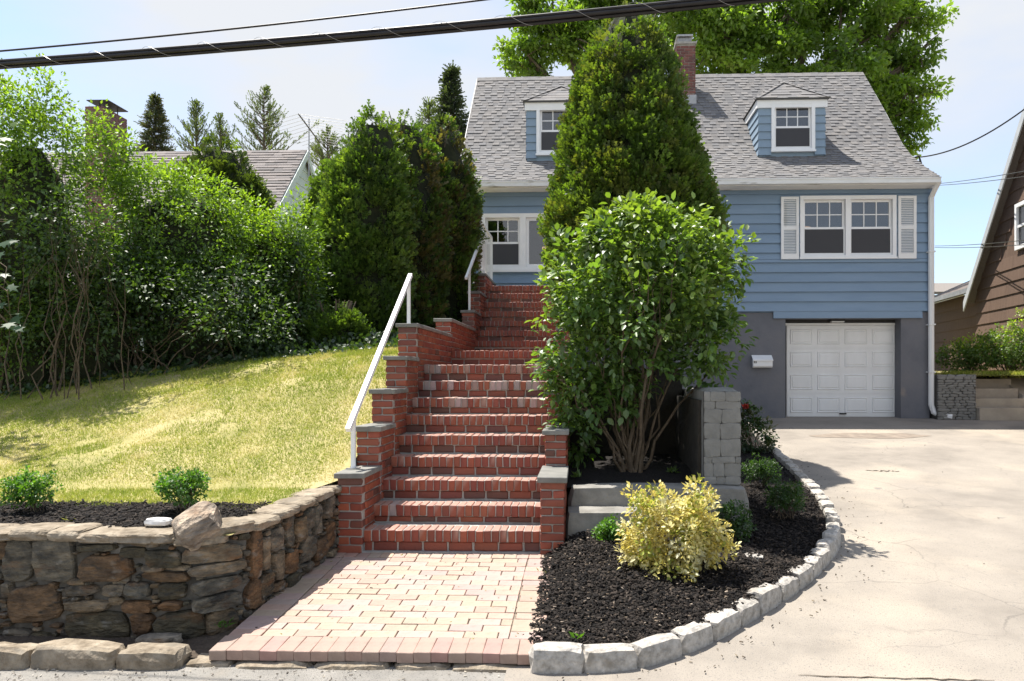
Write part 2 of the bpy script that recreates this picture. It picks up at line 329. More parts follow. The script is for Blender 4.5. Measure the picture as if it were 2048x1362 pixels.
rc_ = random.Random(4)
def crack(name, p0, p1, wd):
    mb = MB(); n = 22; L_ = []; R_ = []
    for k in range(n+1):
        f = k/n; x = lerp(p0[0], p1[0], f); y = lerp(p0[1], p1[1], f)+rc_.gauss(0, wd*0.8); h = wd*math.sin(f*math.pi)**0.6*rc_.uniform(0.3, 1.1)+0.002
        L_.append((x, y-h, drive_z(x, y)+0.0105)); R_.append((x, y+h, drive_z(x, y)+0.0105))
    for k in range(n): mb.add([L_[k], L_[k+1], R_[k+1], R_[k]], [(0, 1, 2, 3)])
    mb.obj(name, M['soil'], kind='structure')
q0, q1 = P(1733, 931, 9.9), P(1800, 933, 9.9); crack('asphalt_crack', (q0.x, 9.95), (q1.x, 9.9), 0.03)
q0, q1 = P(1600, 1352, 4.03), P(1990, 1356, 4.03); crack('road_joint', (q0.x, 4.06), (q1.x, 4.03), 0.006)
# lawn terrain and side yard
M['turf'] = mat('turf', [(0.22,0.21,0.07),(0.34,0.30,0.12),(0.44,0.37,0.19)], 1.6, 0.95, 0.7, 60, spots=[((0.40,0.33,0.19), 1.1, 0.60, 0.12)])
LX = -1.98
lawn = sheet('lawn', -16, LX, 4.5, 20, 70, 80, lambda x, y: lawn_z(x, y), M['turf'], kind='structure')
for v in lawn.data.vertices:
    if v.co.y < 5.95: v.co.x = min(v.co.x, -2.17)
def side_z(x, y): return 1.66+0.02*(y-15.5)
sheet('side_yard', 7.75, 30, 15.75, 40, 20, 20, side_z, M['turf'], kind='structure')
sheet('back_yard', -40, 40, 20, 60, 10, 10, lambda x, y: 1.6, M['turf'], kind='structure')
# terrace to the right of the stairs (soil behind the retaining wall) and planter soil
sheet('terrace_soil', -0.2, 1.2, 8.25, 15.6, 6, 20, lambda x, y: interp(y, [8.25, 10, 13, 15.6], [1.66, 1.66, 1.64, 1.6]), M['soil'], kind='structure')
sheet('planter_soil', -0.14, 1.12, 6.5, 8.3, 8, 8, lambda x, y: 0.66+0.10*ss(6.5, 7.3, y)+0.03*ss(7.6, 8.2, y)+0.03*vnoise(x, y, 4, 2), M['mulch_base'], kind='structure')

# ------------------------------------------------------------------ brick pieces
BR = [(0.235,0.054,0.027),(0.255,0.063,0.030),(0.205,0.045,0.024),(0.275,0.073,0.034),(0.178,0.039,0.023),(0.245,0.058,0.026),(0.215,0.055,0.031)]
BRW = [(0.30,0.20,0.175),(0.36,0.29,0.26),(0.27,0.13,0.10),(0.30,0.235,0.22)]
BRD = [(0.105,0.040,0.028),(0.13,0.045,0.030)]
rb = random.Random(3)
def brick_meshes(cols, sx, sy, sz, m, c=0.005, jit=0.0025):
    return [chamfer_box(sx, sy, sz, c, jit, rb, col).mesh('brick', m) for col in cols]
BL, BH, BD = 0.195, 0.058, 0.092
def wall_course_bricks(mb_or_parent, x0, x1, yf, z0, nrows, phase=0, cols=BR, axis='x', joint=0.011, depth=0.09, face=-1, meshes=None, rh=None, skip=None, darkp=0.04):
    """lay running-bond bricks on a face: axis 'x' faces -Y at yf; axis 'y' faces +X or -X at x=yf, running x0..x1 along Y."""
    rh = rh or (BH+joint); n = 0
    for r in range(nrows):
        z = z0+r*rh+rh/2; off = ((r+phase) % 2)*(BL+joint)/2; u = x0-off
        while u < x1-0.005:
            a, b = max(u, x0), min(u+BL, x1)
            if b-a > 0.02:
                uc = (a+b)/2; L = b-a; pr = rb.uniform(-0.003, 0.003)
                col = rb.choice(BRD) if rb.random() < darkp else rb.choice(cols)
                if axis == 'x': loc = (uc, yf+depth/2-0.006+pr, z); dim = (L, depth, BH)
                else: loc = (yf-face*(depth/2-0.006)+pr, uc, z); dim = (depth, L, BH)
                if not (skip and skip(loc)): mb_or_parent(loc, dim, col); n += 1
            u += BL+joint
    return n
UB = {}
def unit_brick(col, kind):   # shared meshes: unit-less boxes reused at object scale
    k = (col, kind)
    if k not in UB:
        d = {'x': (BL, 0.09, BH), 'y': (0.09, BL, BH), 'h': (0.09, 0.09, BH), 'r': (BH, 0.2, 0.098), 'p': (0.2, 0.1, 0.06), 's': (0.1, 0.2, 0.06)}[kind]
        UB[k] = []
        for _ in range(2):
            cc = tuple(min(1, c*rb.uniform(0.92, 1.08)) for c in col); q = chamfer_box(*d, 0.003 if kind in 'ps' else 0.0055, 0.0015 if kind in 'ps' else 0.003, rb, cc)
            if kind == 'r':        # tread tops coloured paler to imitate the sunlight on them
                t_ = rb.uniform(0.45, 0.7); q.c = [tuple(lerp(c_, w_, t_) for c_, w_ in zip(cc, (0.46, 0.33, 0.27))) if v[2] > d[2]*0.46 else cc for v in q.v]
            UB[k].append((q.mesh('brick', M['paver' if kind in 'ps' else 'brick']), d))
    return rb.choice(UB[k])
def put_brick(parent):
    def f(loc, dim, col):
        kind = 'x' if dim[0] > dim[1]*1.3 else ('y' if dim[1] > dim[0]*1.3 else 'h')
        me, d = unit_brick(col, kind)
        place('brick', me, loc, (rb.uniform(-0.01, 0.01), rb.uniform(-0.008, 0.008), rb.uniform(-0.008, 0.008)), tuple(dim[i]/d[i] for i in range(3)), parent)
    return f
def mb_brick(mb):
    def f(loc, dim, col):
        b = chamfer_box(*dim, 0.005, 0.002, rb, col); mb.add([(v[0]+loc[0], v[1]+loc[1], v[2]+loc[2]) for v in b.v], b.f, col)
    return f

# ------------------------------------------------------------------ brick staircase
SXL, SXR = -1.795, -0.345
steps = []     # (front Y of the nosing, top z)
for i, y in enumerate([1062, 1012, 961, 914, 871, 831, 796, 762, 729]): steps.append((6.0+0.285*i, PZ(y, 6.0+0.285*i)))
steps.append((10.05, PZ(701, 10.05)))
for i, y in enumerate([681, 660.5, 641, 622, 603.5, 586, 570.5]): steps.append((12.25+0.29*i, PZ(y, 12.25+0.29*i)))
stair = empty('brick_staircase', (-1.07, 6.0, 0.2), 'red brick front staircase of long low treads rising to the blue house', 'staircase')
zprev = walk_z(6.0)
STZ = []
for i, (y, z) in enumerate(steps):
    yn = steps[i+1][0] if i+1 < len(steps) else 15.58
    nos = 0.098
    xr = SXR
    core = MB().box(SXL-0.004, xr+0.004, y+0.010, min(yn+0.5, 15.59), z-nos+0.004, z-0.008).box(SXL-0.004, xr+0.004, y+0.036, min(yn+0.5, 15.59), zprev-0.28 if i else 0.0, z-nos+0.004).obj('step', M['mortar'], stair)
    big = i < 9
    cols = BR if i not in (6, 7, 8) else BR+BRW*(2 if i == 7 else 1)
    mbj = MB(); put = put_brick(core) if big else mb_brick(mbj)
    # row of upright nosing bricks
    n = 22; wd = (xr-SXL)/n
    for k in range(n):
        col = rb.choice(cols)
        if i in (1, 7, 8) and k < 3 and rb.random() < 0.7: col = rb.choice(BRW)
        cx = SXL+wd*(k+0.5); jw = rb.uniform(0.006, 0.012); tilt = rb.uniform(-0.004, 0.004)
        if big:
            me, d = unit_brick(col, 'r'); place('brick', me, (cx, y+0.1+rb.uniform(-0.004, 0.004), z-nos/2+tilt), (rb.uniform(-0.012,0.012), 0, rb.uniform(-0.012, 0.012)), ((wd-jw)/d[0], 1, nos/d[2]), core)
        else: put((cx, y+0.1, z-nos/2+tilt), (wd-jw, 0.2, nos), col)
    # tread bricks behind the nosing on the two landings
    if i in (8, 9):
        yy = y+0.212
        while yy < yn-0.02:
            u = SXL+0.01-rb.uniform(0, 0.1)
            while u < xr-0.02:
                a, b = max(u, SXL+0.005), min(u+0.195, xr-0.005); c = rb.choice(BR); bb = chamfer_box(b-a, 0.092, 0.05, 0.004, 0.001, rb, c)
                mbj.add([(v[0]+(a+b)/2, v[1]+yy+0.046, v[2]+z-0.027) for v in bb.v], bb.f, c); u += 0.206
            yy += 0.103
    # recessed riser course under the nosing
    rz0 = zprev+0.004; rz1 = z-nos-0.006
    if rz1-rz0 > 0.02:
        u = SXL-rb.uniform(0, 0.18)
        while u < xr-0.01:
            a, b = max(u, SXL+0.004), min(u+BL, xr-0.004)
            if b-a > 0.03:
                col = rb.choice(BR if rb.random() < 0.7 else BRD); dim = (b-a-0.004, 0.09, min(rz1-rz0, 0.075)); loc = ((a+b)/2, y+0.028+0.045, (rz0+rz1)/2)
                put(loc, dim, col)
            u += BL+0.012
    if mbj.v: mbj.obj('tread_bricks', M['brick'], core, kind='stuff')
    STZ.append(z); zprev = z

# ------------------------------------------------------------------ stepped side walls of the stairs
def pier_wall(name, label, piers, x_in, x_out, inner, show_y_from, base_f):
    root = empty(name, ((x_in+x_out)/2, piers[0][0], 0.1), label, 'brick wall', 'brick walls flanking the stairs')
    xa, xb = min(x_in, x_out), max(x_in, x_out)
    for k, (y0, y1, zt) in enumerate(piers):
        zb = base_f(y0)-0.12; zc = zt-0.045
        MB().box(xa+0.008, xb-0.008, y0+0.008, y1+ (0.0 if k+1 < len(piers) else -0.01), max(0.05, zb-0.4), zc).obj('pier_core', M['mortar'], root)
        rh = BH+0.0105; nr = max(1, int((zc-zb)/rh)+1); z0 = zc-nr*rh
        near = y0 < 11
        mbj = MB(); put = put_brick(root) if near else mb_brick(mbj)
        prev_top = piers[k-1][2] if k else -9
        vis = lambda l: l[2] < prev_top-0.06
        wall_course_bricks(put, xa, xb, y0, z0, nr, k, axis='x', skip=vis, darkp=0.10 if k != 4 else 0.3)
        # side faces
        def under(l, y0=y0):
            zz = 0.2
            for (sy, sz) in steps:
                if l[1] > sy+0.1: zz = sz
            return l[2] < zz-0.03 if True else False
        if inner: wall_course_bricks(put, y0+0.085, y1, inner[0], z0, nr, k, axis='y', face=inner[1], skip=under)
        mb2 = MB(); wall_course_bricks(mb_brick(mb2), y0+0.085, y1, x_out, z0, nr, k, axis='y', face=-inner[1])
        if mb2.v: mb2.obj('outer_bricks', M['brick'], root, kind='stuff')
        if mbj.v: mbj.obj('pier_bricks', M['brick'], root, kind='stuff')
        cb = chamfer_box(xb-xa+0.045, (y1-y0)+0.03, 0.045, 0.005, 0.003, rb)
        o = cb.obj('capstone', M['bluestone'], root); o.location = ((xa+xb)/2, (y0+y1)/2-0.02, zt-0.022)
    return root
LP = [(5.97, 6.49, 0.856), (6.47, 6.97, 1.20), (6.95, 7.47, 1.52), (7.45, 7.98, 1.85), (7.95, 10.02, 2.215), (10.0, 12.22, 2.43), (12.2, 12.9, 2.74), (12.88, 13.6, 3.13), (13.58, 15.2, 3.54)]
lw = pier_wall('stepped_brick_wall', 'stepped red brick wall with grey stone caps and a white rail, beside the lawn', LP, -1.79, -1.995, (-1.79, 1), 5, lambda y: interp(y, [6, 7, 8, 10, 15], [0.2, 0.7, 1.3, 1.8, 2.4]))
RP = [(5.97, 6.72, 0.83), (6.7, 7.4, 1.155), (7.38, 8.0, 1.5), (7.98, 10.0, 1.9), (9.98, 12.2, 2.3), (12.2, 13.5, 2.9), (13.5, 15.2, 3.4)]
rw = pier_wall('stepped_brick_wall', 'shorter stepped red brick wall with stone caps beside the concrete planter', RP, -0.34, -0.145, (-0.34, -1), 5, lambda y: interp(y, [6, 7, 8, 10, 15], [0.2, 0.4, 0.7, 1.8, 2.4]))

# ------------------------------------------------------------------ brick walk
PV = [(0.375,0.272,0.222),(0.385,0.278,0.226),(0.365,0.264,0.216),(0.39,0.284,0.234),(0.375,0.266,0.216)]
PVF = [(0.32,0.215,0.175),(0.33,0.222,0.18),(0.31,0.208,0.17)]
WXL, WXR, WY0, WY1 = -2.12, -0.23, 4.13, 6.02
slope = math.atan2(0.12, 1.88)
walk = sheet('brick_walk', WXL+0.02, WXR-0.02, WY0+0.03, WY1+0.05, 2, 2, lambda x, y: walk_z(y)-0.012, M['sand'], kind='structure')
def paver(cx, cy, kind, sx=1, sy=1, col=None, dz=0, rz=0):
    col = col or rb.choice(PV); me, d = unit_brick(col, kind)
    place('brick', me, (cx, cy, walk_z(cy)-0.03+rb.uniform(-0.0025, 0.0025)+dz), (slope+rb.uniform(-0.012,0.012), rb.uniform(-0.012,0.012), rz+rb.uniform(-0.012,0.012)), (sx, sy, 1), walk)
for k in range(19):                      # front row of upright bricks overhanging the kerb
    cx = WXL+0.05+k*0.0975
    paver(cx, WY0+0.1+rb.uniform(-0.004, 0.004), 's', 0.962, 1.02, rb.choice(PVF), 0.004)
y = WY0+0.206+0.05; r = 0
while y < WY1-0.2:
    x = WXL+0.21-(r % 2)*0.1-rb.uniform(0, 0.02)
    paver(WXL+0.105, y, 'p', 0.985, 0.98); xe = WXR-0.205
    while x < xe-0.03:
        a, b = max(x, WXL+0.212), min(x+0.2, xe)
        if b-a > 0.03: paver((a+b)/2, y+rb.uniform(-0.002, 0.002), 'p', (b-a-0.003)/0.2, 0.985)
        x += 0.203
    paver(WXR-0.1+rb.uniform(-0.01, 0.01), y, 'p', 0.98, 0.98)
    y += 0.1015; r += 1
x = WXL+0.05
while x < WXR-0.03: paver(x, y+0.055, 's', 0.955, 0.95); x += 0.0995
box('mortar_strip', WXL+0.02, WXR+0.02, WY1-0.035, WY1+0.03, 0.15, walk_z(6.0)+0.006, M['mortar'], walk)
paver(WXR-0.095, WY0+0.25, 'p', 0.9, 1, PVF[0], -0.004)

# ------------------------------------------------------------------ granite kerb
kerb = empty('granite_kerb', (1.0, 4.2, 0), 'rough granite kerb curving around the mulch bed beside the driveway', 'kerb')
def gpoint(px, py):
    Y = 6.0
    for _ in range(30):
        r_ = ray(px, py); Y = Y*0.5+0.5*((drive_z(0, Y)-EYE)/r_.z*r_.y)
    q = P(px, py, Y); return Vector((q.x, q.y, 0))
kp = [gpoint(*p) for p in [(1058,1347),(1150,1350),(1256,1346),(1345,1322),(1425,1288),(1490,1252),(1545,1218),(1595,1186),(1640,1148),(1672,1110),(1683,1078),(1670,1040),(1645,1003),(1605,962),(1572,930),(1535,893),(1505,858),(1490,842)]]
def resample(pts, step):
    ds = [0]
    for a, b in zip(pts, pts[1:]): ds.append(ds[-1]+(b-a).length)
    return ds[-1], lambda s: Vector((interp(s, ds, [p.x for p in pts]), interp(s, ds, [p.y for p in pts]), 0))
tot, at = resample(kp, 0.2)
rk = random.Random(5); s = 0.0; i = 0
KERB = []
while s < tot-0.1:
    Ls = rk.uniform(0.25, 0.33) if s < 2.6 else rk.uniform(0.22, 0.36)
    a, b = at(s), at(min(tot, s+Ls)); d = (b-a); ang = math.atan2(d.y, d.x); nrm = Vector((-d.y, d.x, 0)).normalized()
    c = (a+b)/2+nrm*0.055; zg = drive_z(c.x, c.y)
    h = 0.235; o = rough_box(d.length-0.004, 0.13, h, 20+i, 0.075, 4, 7).obj('kerb_stone', M['granite'], kerb); o.location = (c.x, c.y, zg+0.135-h/2+rk.uniform(-0.012, 0.012)); o.rotation_euler = (rk.uniform(-0.05,0.05), rk.uniform(-0.03,0.03), ang+rk.uniform(-0.03, 0.03))
    KERB.append((c.x, c.y)); s += Ls; i += 1
lk = empty('fieldstone_kerb', (-3, 4.12, 0), 'low rough brown stone kerb along the street below the retaining wall', 'kerb')
x = -6.0; i = 0
while x < -0.32:
    Ls = rk.uniform(0.26, 0.5); under = x+Ls > -2.2
    h = 0.2; top = 0.108+rk.uniform(-0.014, 0.012) if not under else 0.030
    if under: Ls = min(Ls, -0.28-x)
    o = rough_box(Ls+0.02, 0.19, h, 60+i, 0.085, 4, 5, (0.24,0.185,0.13)).obj('kerb_stone', M['capstone'], lk); o.location = (x+Ls/2, 4.125+rk.uniform(-0.015, 0.015)+(0.06 if under else 0), top-h/2); o.rotation_euler = (rk.uniform(-0.05,0.05), rk.uniform(-0.03,0.03), rk.uniform(-0.03,0.03))
    x += Ls; i += 1
sheet('verge_soil', -8, -2.08, 4.16, 4.85, 60, 8, lambda x, y: 0.025+0.02*ss(4.22, 4.45, y)+0.02*vnoise(x, y, 5, 8), M['soil'], kind='structure')

# ------------------------------------------------------------------ rubble retaining wall
WP = [Vector((-7.0, 4.42)), Vector((-2.50, 4.42)), Vector((-2.26, 4.50)), Vector((-2.13, 4.70)), Vector((-1.985, 6.03))]
WU = [0.0]
for p_, q_ in zip(WP, WP[1:]): WU.append(WU[-1]+(q_-p_).length)
WXC = -2.13
def wpos(u, off=0.0):
    x = interp(u, WU, [p.x for p in WP]); y = interp(u, WU, [p.y for p in WP]); e = 0.08
    t_ = Vector((interp(u+e, WU, [p.x for p in WP])-interp(u-e, WU, [p.x for p in WP]), interp(u+e, WU, [p.y for p in WP])-interp(u-e, WU, [p.y for p in WP]))).normalized()
    n_ = Vector((t_.y, -t_.x)); return Vector((x, y))+n_*off, math.atan2(t_.y, t_.x)
def wu_of_px(px):
    r_ = ray(px, 753); k = r_.x/r_.y; best = None
    for i_ in range(900):
        u = WU[-1]*i_/900; p_, _ = wpos(u); dd = abs(p_.x-k*p_.y)
        if best is None or dd < best[0]: best = (dd, u, p_)
    return best[1], best[2]
def wtop(u): return interp(u, [0, WU[2], WU[4]], [0.635, 0.635, 0.715])
wall = empty('stone_retaining_wall', (-3, 4.6, 0.05), 'rubble stone retaining wall with rusty brown stones below the lawn', 'retaining wall')
mb = MB(); us = [WU[-1]*k/90 for k in range(91)]; V = []
for u in us:
    f, _ = wpos(u, -0.03); g_, _ = wpos(u, -0.28); V += [(f.x, f.y, 0.0), (f.x, f.y, wtop(u)), (g_.x, g_.y, wtop(u)), (g_.x, g_.y, 0)]
mb.add(V, [(4*k+m_, 4*k+4+m_, 4*k+4+(m_+1) % 4, 4*k+(m_+1) % 4) for k in range(90) for m_ in range(4)]+[(360, 363, 362, 361)])
mb.obj('mortar_bed', M['mortar_dark'], wall)
rs = random.Random(21)
def blob_stone(w_, h_, seed, depth, col):
    rr = random.Random(seed); n = 16; V = []
    planes = [(k*math.pi/2+rr.uniform(-0.16, 0.16), rr.uniform(0.92, 1.05)) for k in range(4)]+[(math.pi/4+k*math.pi/2+rr.uniform(-0.3, 0.3), rr.uniform(1.02, 1.3)) for k in range(4)]
    def rad(a): return min(d_/max(0.05, math.cos(a-t_)) for t_, d_ in planes if math.cos(a-t_) > 0.05)
    lean = (rr.uniform(-0.25, 0.25), rr.uniform(-0.2, 0.2))
    for (sc, dp) in ((1.0, 0.0), (0.985, 0.6), (0.93, 0.88), (0.55, 1.0)):
        for k in range(n):
            a = 2*math.pi*k/n+0.1; r_ = rad(a)*(1+0.05*mnoise.noise(Vector((math.cos(a)*3, math.sin(a)*3, seed*1.3)))); x, z = math.cos(a)*r_*sc*w_/2, math.sin(a)*r_*sc*h_/2
            nz_ = mnoise.noise(Vector((x*14+seed, z*22, seed*0.7)))+0.5*mnoise.noise(Vector((x*40, z*60, seed)))
            V.append((x, -depth*(dp+(0.32*nz_+lean[0]*2*x/w_+lean[1]*2*z/h_)*(dp > 0)), z))
    V.append((0, -depth*rr.uniform(0.85, 1.15), 0))
    F = [(r_*n+k, r_*n+(k+1) % n, (r_+1)*n+(k+1) % n, (r_+1)*n+k) for r_ in range(3) for k in range(n)]+[(3*n+k, 3*n+(k+1) % n, 4*n) for k in range(n)]
    return MB().add(V, F, col)
items = []
for (cx, cy, w_, h_, ci) in [(95,650,180,245,0),(312,645,255,258,0),(20,590,45,110,1),(612,695,330,155,1),(195,905,305,218,1),(560,1045,385,175,4),(470,822,195,58,3),(505,915,275,66,5),(655,825,145,75,3),(808,818,145,90,6),(950,640,210,108,4),(1250,610,320,104,5),(1280,695,300,64,5),(890,693,140,30,5),(1040,690,140,30,5),(965,745,265,60,1),(800,920,168,74,2),(1005,830,155,98,4),(1280,792,290,82,6),(1055,1035,285,170,4),(1290,890,270,90,6),(835,1020,120,120,2),(1310,1010,180,140,7),(95,1090,175,90,3),(770,603,150,60,4),(560,573,245,38,4),(850,545,180,40,7),(1180,545,200,45,3),(440,770,112,42,5),(1000,915,122,58,2),(700,750,112,72,3),(230,1110,120,80,4),(40,820,62,82,3)]:
    u, p_ = wu_of_px(cx/2.926); sc = p_.y/FPX/2.926; items.append((u, P(cx/2.926, 900+cy/2.926, p_.y).z, w_*sc*1.05, h_*sc*1.06, ci))
u3 = WU[3]
for (du, v, w_, h_, ci) in [(0.06, 0.48, 0.14, 0.31, 2), (0.04, 0.22, 0.14, 0.18, 2), (0.18, 0.46, 0.12, 0.22, 5), (0.2, 0.24, 0.15, 0.16, 7), (0.32, 0.52, 0.14, 0.16, 3), (0.36, 0.33, 0.15, 0.2, 5), (0.5, 0.54, 0.12, 0.22, 0), (0.54, 0.31, 0.17, 0.17, 2), (0.65, 0.52, 0.15, 0.18, 7), (0.79, 0.57, 0.16, 0.16, 0), (0.76, 0.36, 0.18, 0.19, 0), (0.94, 0.54, 0.14, 0.22, 0), (0.97, 0.31, 0.21, 0.16, 1), (1.13, 0.6, 0.18, 0.18, 3), (1.16, 0.38, 0.17, 0.19, 2)]: items.append((u3+du, v, w_*1.04, h_*1.04, ci))
def fill(items, u0, u1, v0, v1f, tries, wmin, wmax, seed):
    rr = random.Random(seed)
    for t_ in range(tries):
        f = 1-t_/tries; w_ = rr.uniform(wmin, lerp(wmin*1.3, wmax, f)); h_ = w_*rr.uniform(0.35, 0.8); u = rr.uniform(u0, u1); v = rr.uniform(v0, v1f(u)-h_*0.4)
        if all(abs(u-a[0]) > (w_+a[2])*0.465 or abs(v-a[1]) > (h_+a[3])*0.465 for a in items): items.append((u, v, w_, h_, rr.randrange(8)))
fill(items, 2.6, WU[-1]-0.03, 0.04, wtop, 9000, 0.035, 0.26, 4)
for k, (u, v, w_, h_, ci) in enumerate(items):
    if v < 0.0: continue
    p_, an_ = wpos(u, -0.035); o = blob_stone(w_, h_, 100+k, rs.uniform(0.035, 0.06), STONE_COLS[ci]).obj('stone', M['stone'], wall); o.location = (p_.x, p_.y, v); o.rotation_euler = (0, rs.uniform(-0.05, 0.05), an_)
def slab(u0, u1, z, th, seed, dep=0.27, jit=0.075, tilt=0.02, over=0.03):
    p_, an_ = wpos((u0+u1)/2, over-dep/2); o = rough_box(u1-u0, dep, th, seed, jit, 5, 6).obj('capstone', M['capstone'], wall); o.location = (p_.x, p_.y, z+th/2); o.rotation_euler = (rs.uniform(-tilt, tilt), rs.uniform(-tilt, tilt), an_); return o
e_ = [2.6, 3.1, 3.4]+[wu_of_px(x/2.926)[0] for x in (60, 290, 460, 650, 1010)]; k = 0
for a_, b_ in zip(e_, e_[1:]): slab(a_-0.015, b_+0.015, 0.625+rs.uniform(-0.008, 0.01), rs.uniform(0.06, 0.08), 200+k, rs.uniform(0.24, 0.32)); k += 1
e0 = wu_of_px(1225/2.926)[0]; slab(e0, WU[3]+0.02, 0.635, 0.085, 231, 0.26, 0.09); vy = WU[3]+0.02
while vy < WU[4]-0.06:
    Lv = min(rs.uniform(0.2, 0.34), WU[4]-0.01-vy); slab(vy-0.01, vy+Lv+0.01, wtop(vy+Lv/2)-0.025, 0.065, 240+k, rs.uniform(0.22, 0.32), 0.08, 0.03); vy += Lv; k += 1
slab(WU[1]+0.0, e0+0.1, 0.60, 0.06, 260, 0.3)
bo = rough_box(0.27, 0.26, 0.20, 77, 0.14, 4, 3.5, (0.30,0.25,0.20)).obj('boulder', M['stone'], label='big angular brown rock lying tilted on the corner of the stone wall', cat='rock'); p = P(395, 1060, 4.5); bo.location = (p.x, 4.50, 0.715); bo.rotation_euler = (0.35, -0.5, 0.4)
qz = rough_box(0.16, 0.09, 0.05, 78, 0.10, 3, 4).obj('small_rock', M['quartz'], label='small white rock lying on the stone wall beside the big rock', cat='rock'); p = P(317, 1047, 4.62); qz.location = (p.x, 4.62, 0.715)
fr = rough_box(0.26, 0.12, 0.08, 79, 0.10, 3, 4, (0.24,0.21,0.17)).obj('small_rock', M['stone'], label='flat grey rock at the foot of the stone wall', cat='rock'); p = P(312, 1290, 4.30); fr.location = (p.x, 4.33, 0.06)
mr = rough_box(0.24, 0.2, 0.12, 80, 0.10, 3, 3.5, (0.34,0.32,0.29)).obj('small_rock', M['granite'], label='grey rock half buried in the mulch right of the yellow bush', cat='rock'); p = P(1497, 1122, 5.75); mr.location = (p.x, 5.75, 0.22)

# ------------------------------------------------------------------ concrete planter, pillar and retaining walls right of the stairs
pl = empty('concrete_planter', (0.5, 6.2, 0.1), 'grey concrete planter steps beside the brick stairs, dark wall behind', 'planter')
def cblock(nm, x0, x1, y0, y1, z0, z1, m, seed, par=pl, jit=0.012):
    o = rough_box(x1-x0, y1-y0, z1-z0, seed, jit, 5, 14).obj(nm, M[m], par); o.location = ((x0+x1)/2, (y0+y1)/2, (z0+z1)/2); return o
cblock('lower_step', -0.135, 0.62, 6.06, 6.5, 0.0, 0.535, 'concrete', 301)
cblock('upper_step', -0.13, 1.43, 6.33, 6.62, 0.05, 0.70, 'concrete', 302)
box('back_wall', -0.14, 1.1, 8.2, 8.35, 0.3, 1.72, M['stained_shaded'], pl)
box('dark_side_cover', 1.03, 1.115, 6.64, 8.2, 0.3, 1.43, M['stained_shaded'], pl)  # added dark panel covering the sunlit inner wall face
pil = empty('faux_stone_wall', (1.22, 6.5, 0.6), 'pale grey wall end with cracked stone pattern between the shrub and driveway', 'wall')
px0, px1 = 1.05, 1.385
c_ = rough_box(px1-px0-0.02, 0.9, 1.2, 311, 0.01, 6, 16).obj('wall_core', M['faux'], pil); c_.location = ((px0+px1)/2, 6.50+0.45, 0.94)
mb = MB()
for (yy0, yy1, zt) in ((7.3, 9.6, 1.5), (9.6, 12, 1.55), (12, 15.58, 1.6)): mb.box(1.12, 1.36, yy0, yy1, 0.0, zt)
mb.obj('rear_wall', M['concrete'], pil)
# cracked blocks cast on the pillar's front
rz_ = random.Random(8); z = 0.70; row = 0
while z < 1.50:
    hh = rz_.choice((0.05, 0.07, 0.09, 0.12, 0.14))*rz_.uniform(0.85, 1.15); hh = min(hh, 1.525-z); x = px0+0.010; first = True
    while x < px1-0.02:
        ww = rz_.uniform(0.05, 0.24) if not first else rz_.uniform(0.05, 0.2); first = False
        if px1-0.010-(x+ww) < 0.04: ww = px1-0.010-x
        o = rough_box(ww+0.003, 0.034, hh+0.003, 330+row*9+int(x*50), 0.06, 4, 9).obj('block', M['faux'], pil); o.location = (x+ww/2, 6.497+rz_.uniform(-0.004, 0.004), z+hh/2); o.rotation_euler = (0, rz_.uniform(-0.05, 0.05), 0)
        x += ww
    z += hh; row += 1
box('joint', px0+0.006, px1-0.006, 6.497, 6.53, 0.70, 1.51, M['faux_dark'], pil)
# ================================================================== BLUE HOUSE
YH = 15.6
HXR = PX(1862, YH); HXL = PX(903, YH)
ZG = drive_z(0, YH)                        # garage floor level
house = empty('blue_house', ((HXL+HXR)/2, YH, ZG), 'blue clapboard house with grey shingled roof, two dormers and white garage door', 'house')
Z_SID = PZ(622.5, YH, 1700); EXPO = 0.2035
Z_TOP = PZ(377, YH, 1700)
def rects(x0, x1, z0, z1, holes):
    xs = sorted({x0, x1, *[h[0] for h in holes], *[h[1] for h in holes]}); zs = sorted({z0, z1, *[h[2] for h in holes], *[h[3] for h in holes]})
    xs = [x for x in xs if x0 <= x <= x1]; zs = [z for z in zs if z0 <= z <= z1]; out = []
    for za, zb in zip(zs, zs[1:]):
        run = None
        for xa, xb in zip(xs, xs[1:]):
            mx_, mz_ = (xa+xb)/2, (za+zb)/2
            hole = any(h[0] < mx_ < h[1] and h[2] < mz_ < h[3] for h in holes)
            if not hole: run = [run[0], xb] if run else [xa, xb]
            if hole and run: out.append((run[0], run[1], za, zb)); run = None
        if run: out.append((run[0], run[1], za, zb))
    return out
wr = (PX(1599, YH), PX(1791, YH), PZ(518, YH, 1700), PZ(392, YH, 1700))           # right twin window (frame outer)
wl = (PX(963, YH), PX(1300, YH), PZ(544, YH, 1000), PZ(428, YH, 1000))             # left picture window
wm = (PX(1395, YH), PX(1441, YH), PZ(520, YH, 1430), PZ(390, YH, 1430))            # window mostly hidden by the tree
holes = [wr, wl, wm]
gx0, gx1, gz1 = PX(1571, YH), PX(1802, YH), PZ(637, YH, 1700)
mb = MB()
for (a, b, c, d) in rects(HXL, HXR, Z_SID-0.02, Z_TOP+0.25, holes): mb.box(a, b, YH+0.03, YH+0.15, c, d)
fw = mb.obj('front_wall', M['blue'], house)
